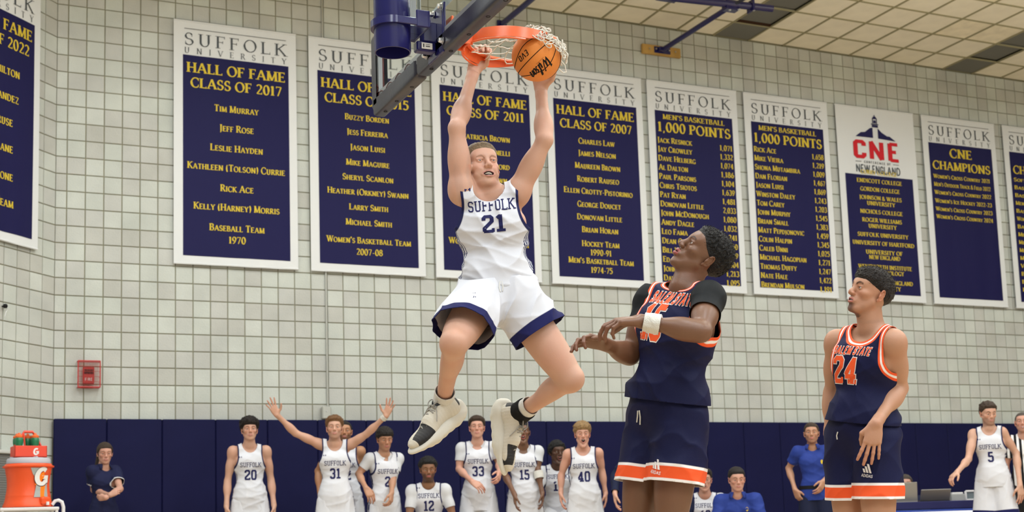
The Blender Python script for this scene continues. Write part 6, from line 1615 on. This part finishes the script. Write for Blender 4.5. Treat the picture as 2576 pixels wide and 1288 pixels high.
# ------------------------------------------------------------------ cooler on its cart, bottle carrier and bottles
M_corange = mat('cooler_orange', (.80, .09, .018), .38, bump=.05, bscale=50); M_clid = mat('cooler_lid', (.46, .47, .53), .45); M_silver = mat('silver_print', (.34, .38, .38), .4); M_orangep = mat('bright_orange_print', (.88, .22, .02), .45)
M_gwhite = mat('white_print', (.74, .74, .74), .5); M_red2 = mat('carrier_red', (.72, .06, .03), .4); M_green = mat('bottle_green', (.012, .16, .07), .3); M_cap = mat('cap_orange', (.78, .14, .03), .4); M_pipe = mat('white_pipe', (.70, .70, .72), .35)
CX, CY_, CZ = -.556, -2.56, .945
cool = empty('drink_cooler', (CX, CY_, CZ)); tag(cool, 'orange drink cooler with a pale lid and a white letter G', 'cooler')
prof = [(0, 0), (.20, 0), (.218, .006), (.218, .02), (.205, .05), (.196, .09)]
for i in range(19):
    z = .10+i*.0125; base = .182+.016*abs((z-.21)/.12)**2; prof.append((base+(.0025 if i % 2 else 0), z))
prof += [(.198, .335), (.203, .36), (.222, .366), (.224, .378), (.206, .384), (.2, .398)]
MB().lathe(prof, (0, 0, 0), 56).build('barrel', M_corange, cool, True)
MB().lathe([(0, .452), (.16, .452), (.182, .448), (.190, .436), (.190, .40), (.186, .396)], (0, 0, 0), 48).build('lid', M_clid, cool, True)
lm = MB()
for a in (20, 110, 200, 290):
    a = math.radians(a); lm.box((.150*math.cos(a), .150*math.sin(a), .455), (.05, .02, .012), M=Matrix.Rotation(a, 3, 'Z'), bev=.003)
lm.build('lid_lug', M_clid, cool)
for sy in (1, -1): pass
ca = math.atan2(CAM.y-CY_, CAM.x-CX)
def cyl(p, r=.2075, z0=0):
    a = ca+p[0]/r; rr_ = np.interp(p[1], [.05, .09, .15, .21, .28, .33, .37], [.210, .204, .1955, .193, .1965, .203, .207]); return (rr_*math.cos(a), rr_*math.sin(a), p[1])
def fine(poly, n=6):
    """split a quad finely so that it follows the barrel"""
    a, b_, c, d = [A_(p) for p in poly]; out = []
    for i in range(n):
        for j in range(n):
            f = lambda s, t: tuple(lerp(lerp(a, b_, s), lerp(d, c, s), t)); out.append([f(i/n, j/n), f((i+1)/n, j/n), f((i+1)/n, (j+1)/n), f(i/n, (j+1)/n)])
    return out
pol = []
for q in ([(.02, .355), (.16, .355), (.16, .33), (.05, .29)], [(.02, .355), (.05, .29), (.075, .25), (.04, .30)], [(.05, .09), (.11, .09), (.15, .20), (.075, .20)], [(.16, .09), (.20, .09), (.20, .22), (.13, .15)]): pol += fine(q)
polys_mesh('silver_panel', pol, cyl, M_silver, cool)
pol = []
for q in ([(.06, .20), (.115, .20), (.17, .335), (.10, .29)], [(.11, .09), (.15, .09), (.175, .20), (.12, .2)]): pol += fine(q)
polys_mesh('orange_panel', pol, lambda p: tuple(A_(cyl(p))*A_((1.002, 1.002, 1))), M_orangep, cool)
def big_g(x, z, h, w):
    out = []
    for q in stroke_polys(arc(.5, .5, .34, .40, 50, 325, 22), .30, .20, 0, .1): out.append(q)
    for q in stroke_polys([(.5, .46), (.86, .46), (.86, .16)], .24, .20, 0, .1): out.append(q)
    return [[(x+(p[0]-.5)*w+(p[1]-.5)*.12*w, z+(p[1]-.5)*h) for p in q] for q in out]
polys_mesh('letter_backing', [[(x_, z_) for x_, z_ in q] for q in big_g(.135, .275, .178, .165)], lambda p: tuple(A_(cyl(p))*A_((1.006, 1.006, 1))), M_black, cool)
polys_mesh('letter_g', big_g(.134, .277, .168, .155), lambda p: tuple(A_(cyl(p))*A_((1.012, 1.012, 1))), M_gwhite, cool)
polys_mesh('bolt_emblem', [[(.118, .235), (.150, .262), (.138, .266), (.160, .30)], [(.160, .30), (.128, .272), (.140, .268), (.118, .235)]], lambda p: tuple(A_(cyl(p))*A_((1.018, 1.018, 1))), M_orangep, cool)
sp_ = MB(); a = ca+.75; sp_.box((.205*math.cos(a), .205*math.sin(a), .055), (.07, .10, .075), M=Matrix.Rotation(a, 3, 'Z'), bev=.015); sp_.build('spigot_housing', M_corange, cool)
sp_ = MB(); sp_.lathe([(0, 0), (.014, 0), (.014, .03), (0, .03)], (.245*math.cos(a), .245*math.sin(a), .018), 12); sp_.build('spigot', M_gwhite, cool, True)

cz = CZ+.456
carr = empty('bottle_carrier', (CX+.0, CY_, cz)); carr.rotation_euler = (0, 0, math.radians(8)); tag(carr, 'red plastic bottle carrier with a looped handle, standing on the cooler lid', 'carrier')
mb = MB(); W, Dp, H_ = .285, .19, .105
mb.box((0, 0, .006), (W, Dp, .012), bev=.003)
for sx in (-1, 1): mb.box((sx*(W/2-.006), 0, H_/2), (.012, Dp, H_), bev=.003)
for sy in (-1, 1): mb.box((0, sy*(Dp/2-.006), H_/2), (W, .012, H_), bev=.003)
mb.box((0, 0, .05), (W-.02, .006, .09)); 
for x in (-.047, .047): mb.box((x, 0, .05), (.006, Dp-.02, .09))
mb.build('crate', M_red2, carr)
mb = MB()
for sy in (-.03, .03): mb.tube([(-.125, sy, .10), (-.065, sy*.6, .20), (-.045, sy*.3, .235), (.035, sy*.3, .235), (.055, sy*.6, .20), (.105, sy, .10)], .0085, 8)
mb.tube([(-.045, 0, .238), (.035, 0, .238)], .013, 10); mb.tube([(-.05, -.02, .22), (-.042, -.03, .10)], .008, 8); mb.tube([(.055, .01, .20), (.06, .01, .10)], .008, 8)
mb.build('handle', M_red2, carr, True)
polys_mesh('letter_g', [[(p[0]+.045, p[1]+.0) for p in q] for q in big_g(0, .052, .065, .052)], lambda p: (p[0], -Dp/2-.001, p[1]), M_gwhite, carr)
names_ = ['green sports bottle with an orange cap, leftmost in the red carrier', 'green sports bottle standing second in the red carrier', 'green sports bottle behind the carrier handle', 'green sports bottle with an orange cap at the right of the carrier']
for i, (bx, by) in enumerate(((-.095, -.045), (-.095, .045), (.0, .045), (.045, -.045))):
    bt = empty('sports_bottle', tuple(carr.matrix_world.translation)); r_ = Matrix.Rotation(math.radians(8), 3, 'Z') @ Vector((bx, by, 0)); bt.location = (CX+r_.x, CY_+r_.y, cz+.012)
    tag(bt, names_[i], 'bottle', 'bottles in the red carrier')
    MB().lathe([(0, 0), (.034, .002), (.036, .012), (.036, .06), (.031, .085), (.031, .10), (.036, .125), (.036, .155), (.030, .172)], (0, 0, 0), 22).build('body', M_green, bt, True)
    MB().lathe([(.031, .168), (.034, .172), (.034, .186), (.026, .192), (.014, .197), (.011, .212), (.0, .213)], (0, 0, 0), 20).build('cap', M_cap, bt, True)
cart = empty('cooler_cart', (CX, CY_, 0)); tag(cart, 'white tubular cart carrying the orange cooler', 'cart')
mb = MB(); mb.box((0, 0, CZ-.015), (.50, .46, .028), bev=.006); mb.box((0, 0, .3), (.50, .46, .02), bev=.004); mb.build('shelf', M_pipe, cart)
for sx in (-1, 1):
    for sy in (-1, 1): MB().tube([(sx*.23, sy*.21, .0), (sx*.23, sy*.21, CZ-.02)], .014, 10).build('leg', M_pipe, cart, True)
mb = MB(); mb.tube([(.20, -.10, CZ+.02), (.225, -.10, CZ+.055), (.255, -.10, CZ+.062), (.285, -.10, CZ+.045), (.298, -.10, CZ-.0), (.298, -.10, CZ-.25), (.24, -.10, CZ-.3)], .016, 12); mb.build('push_handle', M_pipe, cart, True)

# ------------------------------------------------------------------ scorers table and what stands on it
M_tabN = mat('table_navy', (.022, .024, .095), .6); M_led = mat('led_panel', (.5, .5, .55), .4)
bb = M_led.node_tree.nodes['Principled BSDF']; bb.inputs['Emission Color'].default_value = (.86, .90, 1, 1); bb.inputs['Emission Strength'].default_value = 1.0
ta = math.atan2(-.582, 1.291)
tb = empty('scorers_table', (8.98, -3.21, 0), ta); tag(tb, 'long navy topped scorers table with a lit white front, low at the right', 'table')
MB().box((1.6, .22, .745), (3.6, .52, .05), bev=.006).build('tabletop', M_tabN, tb)
MB().box((1.6, -.04, .735), (3.62, .03, .085), bev=.006).build('padded_edge', M_tabN, tb)
MB().box((1.6, -.045, .35), (3.6, .04, .62), bev=.004).build('lit_panel', M_led, tb)
MB().box((1.6, -.068, .672), (3.6, .006, .02)).build('blue_line', mat('blue_line', (.04, .08, .4), .5), tb)
for x in (-.15, 3.35): MB().box((x, .22, .36), (.05, .46, .72), bev=.004).build('leg', M_tabN, tb)
def on_table(x, y): c, s_ = math.cos(ta), math.sin(ta); return (8.98+x*c-y*s_, -3.21+x*s_+y*c, .775)
M_lap = mat('laptop_grey', (.30, .29, .27), .4, metal=.4); M_scr = mat('screen_dark', (.02, .02, .025), .2)
lp = empty('laptop', on_table(.05, .2), ta+math.radians(170)); tag(lp, 'open grey laptop on the scorers table beside navy number 24', 'laptop')
MB().box((0, 0, .008), (.34, .23, .014), bev=.003).build('base', M_lap, lp); MB().box((0, .135, .12), (.34, .010, .23), M=Matrix.Rotation(math.radians(-14), 3, 'X'), bev=.003).build('lid', M_lap, lp)
MB().box((0, .128, .12), (.31, .003, .20), M=Matrix.Rotation(math.radians(-14), 3, 'X')).build('screen', M_scr, lp)
l2 = empty('laptop', on_table(.42, .2), ta+math.radians(175)); tag(l2, 'low dark laptop lying open beyond the grey one on the table', 'laptop')
MB().box((0, 0, .008), (.34, .23, .014), bev=.003).build('base', M_scr, l2); MB().box((0, .15, .075), (.34, .010, .17), M=Matrix.Rotation(math.radians(-40), 3, 'X'), bev=.003).build('lid', M_lap, l2)
mo = empty('monitor', on_table(.94, .2), ta); tag(mo, 'white framed monitor lying low on the scorers table', 'monitor')
mb = MB(); w, h = .27, .11
mb.box((0, -.02, h), (w, .02, .022), bev=.004); mb.box((-w/2, -.02, h/2), (.024, .02, h), bev=.004); mb.box((w/2, -.02, h/2), (.024, .02, h), bev=.004); mb.box((0, -.02, .01), (w, .02, .018), bev=.004); mb.box((.0, -.02, h+.018), (.03, .018, .014), bev=.003)
mb.build('bezel', M_pipe, mo); MB().box((0, -.012, h/2), (w-.02, .006, h-.02)).build('screen', mat('screen_grey', (.18, .22, .24), .3), mo)
bxo = empty('equipment_box', on_table(.70, .2), ta); tag(bxo, 'grey control box with a white lid on the scorers table', 'box')
MB().box((0, 0, .04), (.16, .14, .08), bev=.004).build('case', M_vent, bxo); MB().box((0, 0, .09), (.13, .10, .02), bev=.003).build('lid', M_pipe, bxo)

# ------------------------------------------------------------------ bench chairs
M_chair = mat('chair_shell', (.62, .63, .66), .4); M_cleg = mat('chair_leg', (.3, .3, .31), .35, metal=.8)
def chair(x, y, rz, label):
    c = empty('bench_chair', (x, y, 0), rz); tag(c, label, 'chair', 'chairs of the team bench')
    MB().box((0, 0, .44), (.42, .40, .03), bev=.01).build('seat', M_chair, c)
    MB().box((0, .21, .68), (.42, .025, .26), M=Matrix.Rotation(math.radians(-8), 3, 'X'), bev=.01).build('backrest', M_chair, c)
    for sx in (-1, 1):
        MB().tube([(sx*.19, -.17, 0), (sx*.19, -.15, .43)], .011, 8).build('leg', M_cleg, c, True); MB().tube([(sx*.19, .20, 0), (sx*.19, .17, .44), (sx*.19, .205, .78)], .011, 8).build('leg', M_cleg, c, True)
chl = ['pale bench chair under the crouched number 12', 'pale bench chair under the seated number 11', 'pale bench chair under the player with mixed sleeves', 'pale bench chair under the seated man in a blue polo', 'pale chair at the scorers table']
for (x, y, r_), lab in zip(CHAIRS, chl): chair(x, y, r_, lab)
# seal the spare ends of the room so the light behaves as in a closed hall
wf = MB().box((8, -22.1, 3.8), (34, .2, 7.9)).build('wall_front', M_block); tag(wf, kind='structure')
wr_ = MB().box((24.1, -11, 3.8), (.2, 22, 7.9)).build('wall_right', M_block); tag(wr_, kind='structure')
